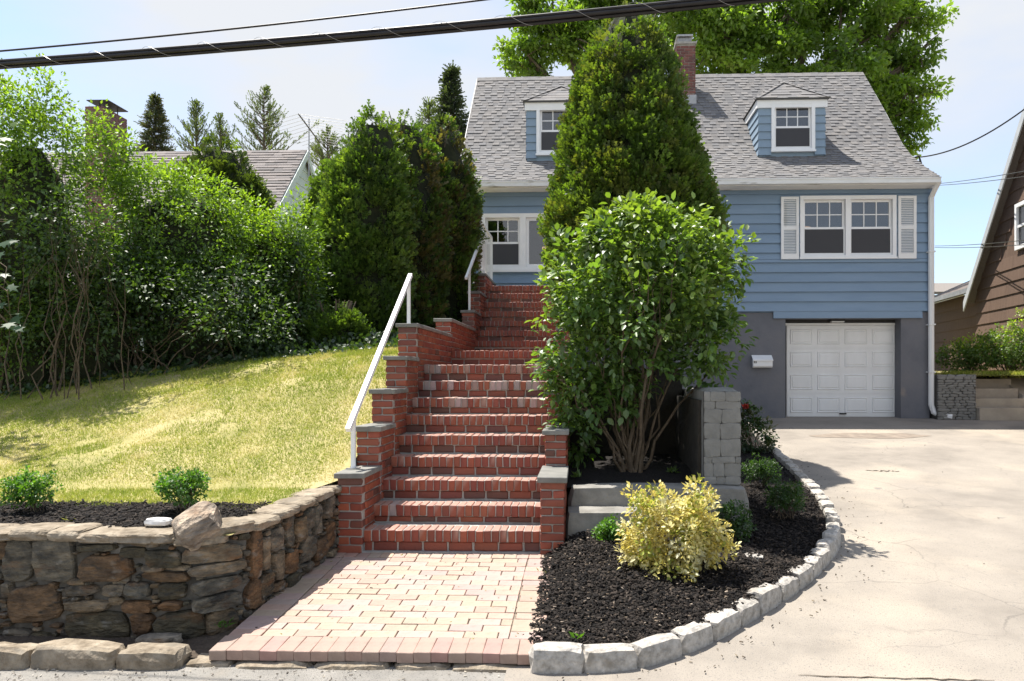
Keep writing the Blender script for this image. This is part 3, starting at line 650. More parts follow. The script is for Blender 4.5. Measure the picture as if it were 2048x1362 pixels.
# clapboards, each its own board
z = Z_SID; k = 0
ZL_SID = steps[-1][1]-0.05
def board(x0, x1, z0, z1, par, ya=0.046, yb=0.010, hs=(), m='blue', Yp=YH):
    for (a, b, c, d) in rects(x0, x1, z0, z1+0.012, hs):
        if d-c < 0.02: continue
        mb = MB(); f = lambda zz: Yp-lerp(ya, yb, (zz-z0)/(z1-z0))
        mb.hexa([(a, f(c), c), (b, f(c), c), (b, Yp+0.028, c), (a, Yp+0.028, c), (a, f(d), d), (b, f(d), d), (b, Yp+0.028, d), (a, Yp+0.028, d)]); mb.obj('siding_board', M[m], par)
    return None
while z < Z_TOP-0.03:
    z1 = min(z+EXPO, Z_TOP+0.0); board(HXL, HXR, z, z1, fw, hs=holes); z = z1; k += 1
board(PX(1546, YH), PX(1843, YH), PZ(636.5, YH, 1700), Z_SID-0.004, fw, 0.05, 0.036)
# right side wall boards and corner
sw = box('side_wall', HXR-0.15, HXR-0.01, YH+0.16, YH+8.0, ZG, Z_TOP+0.2, M['foundation'], house)
z = Z_SID
while z < Z_TOP+0.02:
    z1 = z+EXPO
    mb = MB().hexa([(HXR-0.012, YH-0.03, z), (HXR+0.045, YH-0.03, z), (HXR+0.045, YH+8.0, z), (HXR-0.012, YH+8.0, z), (HXR-0.012, YH-0.03, z1+0.01), (HXR+0.012, YH-0.03, z1+0.01), (HXR+0.012, YH+8.0, z1+0.01), (HXR-0.012, YH+8.0, z1+0.01)])
    mb.obj('siding_board', M['blue'], sw); z = z1
box('side_wall', HXL+0.01, HXL+0.15, YH+0.16, YH+8.0, ZG, Z_TOP+0.2, M['blue'], house)
box('rear_wall', HXL+0.01, HXR-0.01, YH+8.0, YH+8.15, ZG, Z_TOP+0.2, M['blue'], house)
# foundation with garage opening
mb = MB()
for (a, b, c, d) in rects(HXL+0.02, HXR-0.03, ZG-0.3, Z_SID-0.025, [(gx0, gx1, ZG-0.4, gz1)]): mb.box(a, b, YH+0.0, YH+0.16, c, d)
mb.box(gx0-0.2, gx0, YH+0.162, YH+0.6, ZG-0.3, gz1+0.1); mb.box(gx1, gx1+0.2, YH+0.162, YH+0.6, ZG-0.3, gz1+0.1); mb.box(gx0-0.2, gx1+0.2, YH+0.164, YH+0.6, gz1, gz1+0.15)
mb.obj('foundation', M['foundation'], house)
# garage door, panels proud
GY = YH+0.32; gd0, gd1, gdz = PX(1573, GY), PX(1801, GY), PZ(651, GY, 1690)
gd = box('garage_door', gd0, gd1, GY, GY+0.05, ZG+0.015, gdz, M['white_worn'], house)
ph = (gdz-ZG-0.02)/4
for r_ in range(4):
    zb = ZG+0.02+ph*r_
    MB().box(gd0+0.01, gd1-0.01, GY-0.012, GY-0.001, zb+0.006, zb+ph-0.006).obj('door_section', M['white_worn'], gd)
    for c in range(4):
        xa = gd0+0.07+c*(gd1-gd0-0.10)/4; xb = xa+(gd1-gd0-0.10)/4-0.10; za, zc = zb+0.085, zb+ph-0.075
        mb = MB(); e = 0.035; y0, y1 = GY-0.0125, GY-0.030
        o8 = [(xa, y0, za), (xb, y0, za), (xb, y0, zc), (xa, y0, zc)]; q8 = [(xa+0.012, y1, za+0.012), (xb-0.012, y1, za+0.012), (xb-0.012, y1, zc-0.012), (xa+0.012, y1, zc-0.012)]
        r8 = [(xa+e, y0-0.004, za+e), (xb-e, y0-0.004, za+e), (xb-e, y0-0.004, zc-e), (xa+e, y0-0.004, zc-e)]
        s8 = [(xa+e+0.02, y1, za+e+0.02), (xb-e-0.02, y1, za+e+0.02), (xb-e-0.02, y1, zc-e-0.02), (xa+e+0.02, y1, zc-e-0.02)]
        fs = [(q*4+k, q*4+(k+1) % 4, q*4+4+(k+1) % 4, q*4+4+k) for q in range(3) for k in range(4)]+[(12, 13, 14, 15)]
        mb.add(o8+q8+r8+s8, fs).obj('panel', M['white_worn'], gd)
box('handle', (gd0+gd1)/2-0.09, (gd0+gd1)/2+0.05, GY-0.045, GY-0.012, ZG+0.07, ZG+0.10, M['dark_metal'], gd)
mb = MB().box(gd1-0.005, gd1+0.07, GY-0.04, GY+0.06, ZG, gdz+0.03); mb.box(gd0-0.05, gd1-0.006, GY-0.03, GY+0.06, gdz+0.002, gdz+0.05); mb.obj('door_frame', M['white_worn'], house)
box('lintel_panel', gx0-0.1, gx1+0.1, GY-0.02, GY+0.1, gdz+0.052, gz1+0.02, M['dark_inside'], house)
lx = PX(1678, YH+0.1); lz = PZ(641, YH+0.1, 1690)
gl_ = box('garage_light', lx-0.15, lx+0.15, YH+0.16, YH+0.30, lz-0.01, lz+0.06, M['dark_metal'], house); box('lens', lx-0.13, lx+0.13, YH+0.15, YH+0.27, lz-0.03, lz-0.011, M['white_worn'], gl_)

# windows ----------------------------------------------------------
def frame_rect(mb, x0, x1, z0, z1, t, ya, yb, tb=None):
    tb = tb or t
    mb.box(x0, x1, ya, yb, z1-t, z1); mb.box(x0, x1, ya, yb, z0, z0+tb); mb.box(x0, x0+t, ya, yb, z0+tb, z1-t); mb.box(x1-t, x1, ya, yb, z0+tb, z1-t)
def hung(par, x0, x1, z0, z1, Y, screen=True):
    """double-hung sash: six lights above, a screened sash below"""
    zm = lerp(z0, z1, 0.50)
    mb = MB(); frame_rect(mb, x0, x1, zm-0.02, z1, 0.045, Y+0.035, Y+0.07, 0.04); mb.obj('upper_sash', M['white'], par)
    mb = MB(); frame_rect(mb, x0, x1, z0, zm+0.015, 0.05, Y+0.005, Y+0.034, 0.06); mb.obj('lower_sash', M['white'], par)
    xa, xb, za, zb = x0+0.045, x1-0.045, zm+0.02, z1-0.045
    for r_ in range(2):
        for c in range(3):
            MB().box(lerp(xa, xb, c/3)+0.002, lerp(xa, xb, (c+1)/3)-0.002, Y+0.05, Y+0.055, lerp(za, zb, r_/2)+0.002, lerp(za, zb, (r_+1)/2)-0.002).obj('pane', M['glass'], par)
    mb = MB()
    for c in (1, 2): mb.box(lerp(xa, xb, c/3)-0.01, lerp(xa, xb, c/3)+0.01, Y+0.04, Y+0.062, za, zb)
    mb.box(xa, xb, Y+0.042, Y+0.060, (za+zb)/2-0.01, (za+zb)/2+0.01); mb.obj('muntins', M['white'], par)
    MB().box(x0+0.05, x1-0.05, Y+0.018, Y+0.022, z0+0.06, zm-0.035).obj('pane', M['glass'], par)
    if screen: MB().box(x0+0.03, x1-0.03, Y+0.0, Y+0.002, z0+0.055, zm-0.03).obj('screen', M['screen'], par)
def room(par, x0, x1, z0, z1, Y, dep=2.2, m='room'):
    mb = MB(); a, b, c, d, y0, y1 = x0-0.5, x1+0.5, z0-0.6, z1+0.35, Y+0.17, Y+dep
    mb.poly([(a, y1, c), (b, y1, c), (b, y1, d), (a, y1, d)]); mb.poly([(a, y0, c), (a, y1, c), (a, y1, d), (a, y0, d)]); mb.poly([(b, y0, c), (b, y0, d), (b, y1, d), (b, y1, c)])
    mb.poly([(a, y0, d), (a, y1, d), (b, y1, d), (b, y0, d)]); mb.poly([(a, y0, c), (b, y0, c), (b, y1, c), (a, y1, c)]); mb.obj('room', M[m], par)
def window(x0, x1, z0, z1, n, Y=YH, name='window', par=None, dep=2.2):
    mb = MB(); t = 0.075; frame_rect(mb, x0, x1, z0, z1, t, Y-0.055, Y+0.12, 0.07)
    mb.box(x0-0.015, x1+0.015, Y-0.075, Y-0.056, z0-0.005, z0+0.035)
    wd = (x1-x0-2*t-(n-1)*0.10)/n
    for i in range(n-1): c = x0+t+(i+1)*wd+i*0.10; mb.box(c, c+0.10, Y-0.05, Y+0.12, z0+0.07, z1-t)
    o = mb.obj('window_frame' if par else name, M['white'], par or house)
    tgt = par or o
    for i in range(n):
        a = x0+t+i*(wd+0.10); hung(tgt, a+0.002, a+wd-0.002, z0+0.072, z1-t-0.002, Y)
    return o, tgt
o, _ = window(*wr, 2); room(o, *wr, YH)
dl = MB().tube([(lerp(wr[0], wr[1], 0.24)+dx, YH+1.3, wr[3]-0.42+dz) for dx, dz in ((0, 0.02), (0, 0.0))], [0.16, 0.12], 14).obj('ceiling_lamp', M['lamp_glow'], o)
o, _ = window(*wm, 1); room(o, *wm, YH, 1.0)
# left: double-hung unit beside a fixed picture pane
x0, x1, z0, z1 = wl; mb = MB(); t = 0.085; frame_rect(mb, x0, x1, z0, z1, t, YH-0.055, YH+0.12, 0.10)
xm = PX(1040, YH); mb.box(xm, xm+0.13, YH-0.052, YH+0.12, z0+0.10, z1-t); mb.box(x0-0.02, x1+0.02, YH-0.09, YH-0.056, z0-0.01, z0+0.05)
pw_ = mb.obj('window', M['white'], house); hung(pw_, x0+t+0.002, xm-0.002, z0+0.102, z1-t-0.002, YH)
mb = MB(); frame_rect(mb, xm+0.132, x1-t-0.002, z0+0.102, z1-t-0.002, 0.06, YH+0.0, YH+0.06); mb.obj('fixed_sash', M['white'], pw_)
MB().box(xm+0.19, x1-t-0.06, YH+0.03, YH+0.035, z0+0.16, z1-t-0.06).obj('pane', M['glass'], pw_); room(pw_, x0, x1, z0, z1, YH, 3.0, 'dark_inside')
for k in range(2): MB().tube([(PX(1088, 17)+0.0, 17.0, PZ(497+k*9, 17, 1088)), (PX(1088, 17), 17.0, PZ(494+k*9, 17, 1088))], 0.045, 8).obj('lamp', M['lamp_glow'], pw_)
# shutters
for (pa, pb) in ((1560.5, 1596), (1794, 1830)):
    a, b, c, d = PX(pa, YH), PX(pb, YH), PZ(518.5, YH, 1700), PZ(394, YH, 1700)
    mb = MB(); frame_rect(mb, a, b, c, d, 0.055, YH-0.075, YH-0.036, 0.11); zm = lerp(c, d, 0.5); mb.box(a+0.055, b-0.055, YH-0.073, YH-0.036, zm-0.04, zm+0.04)
    s_ = mb.obj('shutter', M['white_worn'], house)
    mb = MB()
    for (za, zb) in ((c+0.115, zm-0.045), (zm+0.045, d-0.06)):
        n = 15
        for k in range(n):
            zz = lerp(za, zb, (k+0.5)/n); h = (zb-za)/n
            mb.hexa([(a+0.055, YH-0.07, zz-h*0.45), (b-0.055, YH-0.07, zz-h*0.45), (b-0.055, YH-0.064, zz-h*0.45), (a+0.055, YH-0.064, zz-h*0.45), (a+0.055, YH-0.048, zz+h*0.35), (b-0.055, YH-0.048, zz+h*0.35), (b-0.055, YH-0.042, zz+h*0.35), (a+0.055, YH-0.042, zz+h*0.35)])
    mb.obj('louvres', M['white_worn'], s_); box('backing', a+0.05, b-0.05, YH-0.04, YH-0.035, c+0.1, d-0.05, M['blue'], s_)

# roof --------------------------------------------------------------
def rake(px, py, Xr):
    r_ = ray(px, py); t_ = Xr/r_.x; return (r_.y*t_, EYE+r_.z*t_)
XR = PX(1879, YH-0.40)
prof = [rake(px, py, XR) for px, py in ((1879, 353), (1849, 333), (1822, 311), (1805, 289), (1771, 225), (1726, 146))]
XL = PX(1160, prof[-1][0]) - (PX(1160, prof[-1][0])-P(955, 158, prof[-1][0]).x)
YR, ZR = prof[-1]
sl_ = [0]
for a, b in zip(prof, prof[1:]): sl_.append(sl_[-1]+math.hypot(b[0]-a[0], b[1]-a[1]))
def roof_at(s, dz=0.0):
    y = interp(s, sl_, [p[0] for p in prof]); z = interp(s, sl_, [p[1] for p in prof]); e = 0.02
    y2 = interp(min(s+e, sl_[-1]), sl_, [p[0] for p in prof]); z2 = interp(min(s+e, sl_[-1]), sl_, [p[1] for p in prof]); y1 = interp(max(0, s-e), sl_, [p[0] for p in prof]); z1 = interp(max(0, s-e), sl_, [p[1] for p in prof])
    d = Vector((0, y2-y1, z2-z1)).normalized(); n = Vector((0, -d.z, d.y)); return Vector((0, y, z))+n*dz
def s_of_y(y): return interp(y, [p[0] for p in prof], sl_)
mb = MB(); th = 0.10
ys = prof+[(2*YR-p[0], p[1]) for p in prof[-2::-1]]
for (a, b) in zip(ys, ys[1:]):
    mb.hexa([(XL, a[0], a[1]-th), (XR, a[0], a[1]-th), (XR, b[0], b[1]-th), (XL, b[0], b[1]-th), (XL, a[0], a[1]), (XR, a[0], a[1]), (XR, b[0], b[1]), (XL, b[0], b[1])], (0.18, 0.17, 0.165))
roof = mb.obj('roof', M['shingle'], house)
SH = [(0.185,0.179,0.178),(0.172,0.168,0.170),(0.198,0.190,0.187),(0.158,0.156,0.160),(0.19,0.18,0.175),(0.168,0.163,0.163)]
rr_ = random.Random(17); SHM = {}
def tab(x0, x1, s0, s1, th0, col, mbj=None):
    e = [roof_at(s0, th0), roof_at(s1, 0.004)]; f = [roof_at(s0, 0.0), roof_at(s1, 0.0)]
    vs = [(x0, f[0].y, f[0].z), (x1, f[0].y, f[0].z), (x1, f[1].y, f[1].z), (x0, f[1].y, f[1].z), (x0, e[0].y, e[0].z), (x1, e[0].y, e[0].z), (x1, e[1].y, e[1].z), (x0, e[1].y, e[1].z)]
    if mbj is not None: mbj.hexa(vs, col); return
    MB().hexa(vs, col).obj('shingle', M['shingle'], roof)
hi = True; mbs = MB(); ex = 0.132; s = 0.0; r_ = 0; count = 0
while s < sl_[-1]-0.02:
    x = XL+rr_.uniform(0, 0.1); s1 = min(s+ex, sl_[-1])
    while x < XR:
        wd = rr_.uniform(0.11, 0.21); x1 = min(x+wd, XR); hi = not hi if rr_.random() < 0.9 else hi
        big_ = count < 300 and x > PX(1390, 15.5); col = rr_.choice(SH) if hi else tuple(c*0.86 for c in rr_.choice(SH))
        if x < PX(1340, 15.5) and x > PX(1160, 15.5) and s < 2.5: x = x1; continue      # behind the conifer
        tab(x+0.001, x1-0.001, s-(0.0 if hi else 0.0), min(s1+0.03, sl_[-1]), 0.022 if hi else 0.010, col, None if big_ else mbs); count += big_; x = x1
    s = s1; r_ += 1
mbs.obj('upper_shingles', M['shingle'], roof, kind='stuff')
x = XL; mb = MB()
while x < XR:
    x1 = min(x+0.2, XR); c = rr_.choice(SH[:5]); h = rr_.uniform(0.022, 0.032)
    mb.add([(x, YR-0.13, ZR-0.13+0.02), (x1, YR-0.13, ZR-0.13+0.02), (x1, YR, ZR+h), (x, YR, ZR+h), (x, YR+0.13, ZR-0.11), (x1, YR+0.13, ZR-0.11)], [(0, 1, 2, 3), (3, 2, 5, 4)], c); x = x1
mb.obj('ridge_cap', M['shingle'], roof)
# gable walls under the roof
for xg in (HXL+0.02, HXR-0.14):
    mb = MB(); pts = [(p[0], p[1]-0.11) for p in ys if p[0] > YH-0.2 and p[0] < YH+8.2]; n = len(pts)
    zb = Z_TOP-0.3; V = [(xg, p[0], p[1]) for p in pts]+[(xg, p[0], zb) for p in pts]+[(xg+0.12, p[0], p[1]) for p in pts]+[(xg+0.12, p[0], zb) for p in pts]
    F = [(i, i+1, n+i+1, n+i) for i in range(n-1)]+[(2*n+i, 3*n+i, 3*n+i+1, 2*n+i+1) for i in range(n-1)]; mb.add(V, F).obj('gable', M['blue'], house)
# eaves: gutter, fascia, frieze
ye, ze = prof[0]
mb = MB(); mb.box(XL+0.01, XR-0.005, ye-0.075, ye+0.03, ze-0.135, ze-0.03); mb.box(XL, XR, ye-0.085, ye-0.07, ze-0.05, ze-0.022); mb.obj('gutter', M['gutter'], house)
box('soffit', XL+0.02, XR-0.02, ye+0.031, YH+0.1, ze-0.145, ze-0.12, M['white_worn'], house)
box('frieze', HXL-0.01, HXR+0.02, YH-0.06, YH+0.02, Z_TOP+0.003, ze-0.146, M['gutter'], house)
for xr_, sgn in ((XR-0.012, 1), (XL-0.012, -1)):
    mb = MB()
    for (a, b) in zip(ys, ys[1:]): mb.hexa([(xr_, a[0], a[1]-0.17), (xr_+0.024, a[0], a[1]-0.17), (xr_+0.024, b[0], b[1]-0.17), (xr_, b[0], b[1]-0.17), (xr_, a[0], a[1]-0.005), (xr_+0.024, a[0], a[1]-0.005), (xr_+0.024, b[0], b[1]-0.005), (xr_, b[0], b[1]-0.005)])
    mb.obj('rake_board', M['white_worn'], house)
# downspout
dx = PX(1862.5, YH-0.1); y_ = YH-0.10
ds_ = MB(); w2 = 0.04
def pipe(mb, pts, w=0.045):
    for a, b in zip(pts, pts[1:]): mb.tube([a, b], w*1.2, 4)
mb = MB(); pts = [(dx, ye-0.02, ze-0.1), (dx, y_, ze-0.35), (dx, y_, ZG+0.28), (dx+0.04, y_-0.02, ZG+0.14), (dx+0.14, y_-0.05, ZG+0.075), (dx+0.36, y_-0.12, ZG+0.05)]
mb.tube(pts, 0.058, 8); dsp = mb.obj('downspout', M['white_worn'], house)
for zz in (Z_SID-0.3, ZG+0.95, Z_SID+1.2): box('strap', dx-0.065, dx+0.065, y_-0.062, YH+0.0, zz, zz+0.025, M['white_worn'], dsp)

# dormers -----------------------------------------------------------
def dormer(pxl, pxr, pyt, pyb, Yf, pya, wx0, wx1, wy0, wy1):
    x0, x1 = PX(pxl, Yf), PX(pxr, Yf); zt, zb = PZ(pyt, Yf, pxl), PZ(pyb, Yf, pxl); s_m = (x0+x1)/2
    dm = MB(); yb_ = 18.6
    hole = (PX(wx0, Yf), PX(wx1, Yf), PZ(wy1, Yf, pxl), PZ(wy0, Yf, pxl))
    for (a, b, c, d) in rects(x0, x1, zb-0.1, zt, [hole]): dm.box(a, b, Yf+0.02, Yf+0.1, c, d)
    def cheek(xa, xb):
        yi = interp(zt, [p[1] for p in prof], [p[0] for p in prof]); dm.hexa([(xa, Yf+0.1, zb-0.1), (xb, Yf+0.1, zb-0.1), (xb, Yf+0.11, zb-0.1), (xa, Yf+0.11, zb-0.1), (xa, Yf+0.1, zt), (xb, Yf+0.1, zt), (xb, yi, zt), (xa, yi, zt)])
    cheek(x0, x0+0.05); cheek(x1-0.05, x1)
    root = dm.obj('dormer', M['blue_dormer'], house)
    # shingle boards
    nrow = 6; hh = (zt-0.10-zb)/nrow
    for r_ in range(nrow):
        za = zb+r_*hh
        for (a, b) in ((x0-0.012, hole[0]), (hole[1], x1+0.012)):
            board(a, b, za, za+hh-0.012, root, 0.03, 0.006, (), 'blue_dormer', Yf)
        yi = interp(za+hh*0.7, [p[1] for p in prof], [p[0] for p in prof])
        for xs, sg in ((x0, -1), (x1, 1)):
            MB().hexa([(xs, Yf-0.01, za), (xs+sg*0.03, Yf-0.01, za), (xs+sg*0.03, yi, za), (xs, yi, za), (xs, Yf-0.01, za+hh-0.01), (xs+sg*0.008, Yf-0.01, za+hh-0.01), (xs+sg*0.008, yi+0.05, za+hh-0.01), (xs, yi+0.05, za+hh-0.01)][::1]).obj('cheek_board', M['blue_dormer'], root)
    # fascia
    yi = interp(zt+0.02, [p[1] for p in prof], [p[0] for p in prof])
    mb = MB(); mb.box(x0-0.05, x1+0.05, Yf-0.05, Yf+0.02, zt-0.11, zt+0.07); mb.box(x0-0.05, x0-0.02, Yf+0.02, yi, zt-0.08, zt+0.07); mb.box(x1+0.02, x1+0.05, Yf+0.02, yi, zt-0.08, zt+0.07); mb.obj('fascia', M['white'], root)
    # hipped roof: front hip, ridge running back into the main roof
    xa, xb = x0-0.09, x1+0.09; ze_ = zt+0.075; Ya = Yf+0.75; za = PZ(pya, Ya, (pxl+pxr)/2); yr = interp(za, [p[1] for p in prof], [p[0] for p in prof]); yl = interp(ze_, [p[1] for p in prof], [p[0] for p in prof])
    A, B, C, D, E, F_ = (xa, Yf-0.10, ze_), (xb, Yf-0.10, ze_), (s_m, Ya, za), (s_m, yr, za), (xa, yl, ze_), (xb, yl, ze_)
    c = (0.19, 0.18, 0.172)
    mb = MB().add([A, B, C, D, E, F_], [(0, 1, 2), (0, 2, 3, 4), (1, 5, 3, 2)], c); mb.box(xa+0.01, xb-0.01, Yf-0.095, Yf-0.055, ze_-0.02, ze_-0.004, (0.1, 0.1, 0.1))
    mb.obj('dormer_roof', M['shingle'], root)
    # courses on the hip and hip caps
    mb = MB(); n = 6
    for k in range(n):
        t0, t1 = k/n, (k+1)/n; L0, R0 = Vector(A).lerp(Vector(C), t0), Vector(B).lerp(Vector(C), t0); L1, R1 = Vector(A).lerp(Vector(C), t1), Vector(B).lerp(Vector(C), t1)
        up = Vector((0, -0.55, 0.83)); m_ = max(1, int((R0-L0).length/0.22))
        for q in range(m_):
            f0, f1 = q/m_, (q+1)/m_; h = rr_.choice((0.022, 0.01)); cc = rr_.choice(SH)
            a, b, c2, d = L0.lerp(R0, f0), L0.lerp(R0, f1), L1.lerp(R1, f1), L1.lerp(R1, f0)
            mb.hexa([a, b, c2, d, a+up*h, b+up*h, c2+up*0.004, d+up*0.004], cc)
    for (s0, s1) in ((A, C), (B, C), (C, D)):
        s0, s1 = Vector(s0), Vector(s1); n = 7
        for k in range(n):
            a, b = s0.lerp(s1, k/n), s0.lerp(s1, (k+1)/n+0.02); a = a+Vector((0, 0, 0.035)); b = b+Vector((0, 0, 0.018)); d = (b-a).cross(Vector((0, 0, 1))).normalized()*0.075
            mb.add([a-d-Vector((0, 0, 0.03)), a, a+d-Vector((0, 0, 0.03)), b+d-Vector((0, 0, 0.03)), b, b-d-Vector((0, 0, 0.03))], [(0, 1, 4, 5), (1, 2, 3, 4), (0, 1, 2)], rr_.choice(SH))
    mb.obj('dormer_shingles', M['shingle'], root, kind='stuff')
    window(*hole, 1, Yf, par=root); room(root, hole[0]+0.45, hole[1]-0.45, hole[2]+0.5, hole[3]-0.25, Yf, 1.2, 'dark_inside')
YD = roof_at(s_of_y(16.45)).y
dormer(1518, 1649, 207, 311, 16.45, 164, 1542, 1629, 203, 305)
dormer(1054, 1188, 212, 317, 16.35, 172, 1073, 1160, 211, 312)
# chimney -----------------------------------------------------------
cy0 = 18.25; cx0, cx1 = PX(1353, cy0), PX(1391, cy0); czt = PZ(88, cy0, 1370); czb = PZ(215, cy0, 1370)
ch = box('chimney', cx0+0.008, cx1-0.008, cy0+0.008, cy0+0.6, czb-0.6, czt, M['mortar'], house)
mb = MB(); rows = int((czt-czb)/0.0685)
BRC = [(0.16,0.050,0.036),(0.13,0.042,0.033),(0.18,0.062,0.044),(0.11,0.04,0.034)]
wall_course_bricks(mb_brick(mb), cx0, cx1, cy0, czb, rows, 0, BRC); wall_course_bricks(mb_brick(mb), cy0+0.09, cy0+0.6, cx0, czb, rows, 1, BRC, axis='y', face=-1)
mb.obj('chimney_bricks', M['brick'], ch, kind='stuff')
mb = MB(); mb.box(cx0-0.03, cx1+0.03, cy0-0.03, cy0+0.63, czt, czt+0.05); mb.obj('crown', M['mortar'], ch)
mb = MB(); ccx = (cx0+cx1)/2-0.02; z0 = czt+0.05
for dx_ in np.linspace(-0.15, 0.15, 9): mb.box(ccx+dx_-0.006, ccx+dx_+0.006, cy0+0.1, cy0+0.112, z0, z0+0.17)
mb.box(ccx-0.17, ccx+0.17, cy0+0.115, cy0+0.45, z0, z0+0.15); mb.box(ccx-0.2, ccx+0.2, cy0+0.05, cy0+0.5, z0+0.17, z0+0.2); mb.box(ccx-0.17, ccx+0.17, cy0+0.09, cy0+0.47, z0+0.2, z0+0.23); mb.obj('chimney_cap', M['metal'], ch)
mb = MB(); mb.box(cx0-0.02, cx1+0.02, cy0-0.02, cy0+0.002, PZ(215, cy0, 1370)-0.1, PZ(190, cy0, 1370)); mb.obj('flashing', M['metal'], ch)

# mailbox ------------------------------------------------------------
mx0, mx1 = PX(1503, YH), PX(1543, YH); mz0, mz1 = PZ(735, YH, 1523), PZ(711, YH, 1523)
mbx = empty('mailbox', ((mx0+mx1)/2, YH, mz0), 'white wall mailbox with dark house number, on the grey wall beside the garage', 'mailbox')
mb = MB(); zl = lerp(mz0, mz1, 0.60)
def prism_x(mb, prof_, xa, xb):
    n = len(prof_); mb.add([(xa, p[0], p[1]) for p in prof_]+[(xb, p[0], p[1]) for p in prof_], [tuple(range(n-1, -1, -1)), tuple(range(n, 2*n))]+[(i, (i+1) % n, n+(i+1) % n, n+i) for i in range(n)])
prism_x(mb, [(YH-0.004, mz0), (YH-0.10, mz0), (YH-0.125, mz0+0.03), (YH-0.125, zl), (YH-0.004, mz1-0.02)], mx0+0.008, mx1-0.008); mb.obj('body', M['white'], mbx)
mb = MB(); prism_x(mb, [(YH-0.003, mz1-0.012), (YH-0.138, zl-0.018), (YH-0.145, zl-0.016), (YH-0.145, zl+0.008), (YH-0.003, mz1+0.008)], mx0, mx1); mb.obj('lid', M['white'], mbx)
fc = bpy.data.curves.new('house_number', 'FONT'); fc.body = '83'; fc.size = 0.062; fc.extrude = 0.001; fc.offset = 0.0012
fo = bpy.data.objects.new('house_number', fc); COL.objects.link(fo)
bpy.context.view_layer.update(); dg = bpy.context.evaluated_depsgraph_get(); me = bpy.data.meshes.new_from_object(fo.evaluated_get(dg)); bpy.data.objects.remove(fo)
me.materials.clear(); me.materials.append(M['dark_metal']); place('house_number', me, (mx0+0.022, YH-0.128, zl-0.062), (math.pi/2, 0, 0), (1, 1, 1), mbx)

# handrails ----------------------------------------------------------
def bar(mb, a, b, w=0.038):
    a, b = Vector(a), Vector(b); d = (b-a).normalized(); u = d.cross(Vector((1, 0, 0))); u.normalize(); v = d.cross(u).normalized(); h = w/2
    mb.hexa([a-u*h-v*h, a+u*h-v*h, a+u*h+v*h, a-u*h+v*h, b-u*h-v*h, b+u*h-v*h, b+u*h+v*h, b-u*h+v*h])
hr = empty('handrail', (-1.93, 6.2, 0.86), 'white metal handrail on the lower stepped brick wall beside the lawn', 'handrail', 'white stair handrails')
A_ = P(696, 860, 6.1); B_ = P(821, 550, 8.28)
mb = MB(); bar(mb, A_, B_, 0.042); mb.obj('rail', M['white'], hr)
def on_rail(y): return A_.lerp(B_, (y-A_.y)/(B_.y-A_.y))
for y_, zb in ((6.24, 0.856), (8.2, 2.215)):
    q = on_rail(y_); mb = MB(); mb.box(q.x-0.017, q.x+0.017, q.y-0.017, q.y+0.017, zb, q.z-0.015); mb.obj('post', M['white'], hr); box('base_plate', q.x-0.05, q.x+0.05, q.y-0.05, q.y+0.05, zb, zb+0.008, M['metal'], hr)
hr2 = empty('handrail', (-1.93, 12.4, 2.74), 'white metal handrail at the top flight below the porch railing', 'handrail', 'white stair handrails')
A_ = P(932, 557, 12.25); B_ = P(967, 464, 13.9); mb = MB(); bar(mb, A_, B_, 0.042); mb.obj('rail', M['white'], hr2); q = on_rail(12.55); mb = MB(); mb.box(q.x-0.018, q.x+0.018, q.y-0.018, q.y+0.018, 2.74, q.z-0.015); mb.obj('post', M['white'], hr2)
q = B_; mb = MB(); mb.box(q.x-0.018, q.x+0.018, q.y-0.018, q.y+0.018, 3.54, q.z-0.015); mb.obj('post', M['white'], hr2)
pr = empty('porch_railing', (-1.9, 13.7, 3.54), 'white baluster railing on top of the brick porch wall', 'railing')
xr_ = -1.90; zt = 4.56
mb = MB(); mb.box(xr_-0.02, xr_+0.02, 13.62, 15.45, zt-0.04, zt); mb.obj('top_rail', M['white_worn'], pr); mb = MB(); mb.box(xr_-0.015, xr_+0.015, 13.62, 15.45, 3.62, 3.65); mb.obj('bottom_rail', M['white_worn'], pr)
for y_ in np.linspace(13.64, 15.43, 10):
    w_ = 0.022 if y_ < 13.7 or y_ > 15.4 else 0.009; box('post' if w_ > 0.02 else 'baluster', xr_-w_, xr_+w_, y_-w_, y_+w_, 3.54, zt-0.041, M['white_worn'], pr)
pr2 = empty('porch_railing', (-2.6, 15.0, 3.0), 'low white railing piece seen through the tall conifers left of the porch', 'railing')
mb = MB(); mb.box(-3.2, -1.95, 14.98, 15.02, 3.55, 3.6); mb.obj('top_rail', M['white_worn'], pr2)
for x_ in np.linspace(-3.15, -2.05, 10): box('baluster', x_-0.012, x_+0.012, 14.985, 15.015, 2.9, 3.55, M['white_worn'], pr2)

# ================================================================== RIGHT SIDE: steps, textured wall, neighbours
yw = 15.35
tw = empty('textured_wall', (8, yw, 0.8), 'grey wavy textured concrete wall between the blue house and the concrete steps', 'wall')
tx0, tx1 = PX(1876, yw), PX(1953, yw); tz1 = PZ(749, yw, 1915)
box('wall_core', tx0, tx1, yw+0.03, yw+0.5, ZG-0.2, tz1, M['faux_dark'], tw)
z = ZG-0.05; k = 0; rq = random.Random(31)
while z < tz1-0.01:
    h = rq.uniform(0.04, 0.075); x = tx0+rq.uniform(-0.05, 0)
    while x < tx1-0.01:
        wd = rq.uniform(0.10, 0.26); a, b = max(x, tx0), min(x+wd, tx1)
        if b-a > 0.03:
            o = rough_box(b-a+0.004, 0.06, h+0.002, 500+k, 0.10, 2, 4).obj('block', M['faux'], tw); o.location = ((a+b)/2, yw+0.03, min(z+h/2, tz1-h/2)); o.rotation_euler = (0, rq.uniform(-0.12, 0.12), 0); k += 1
        x += wd
    z += h
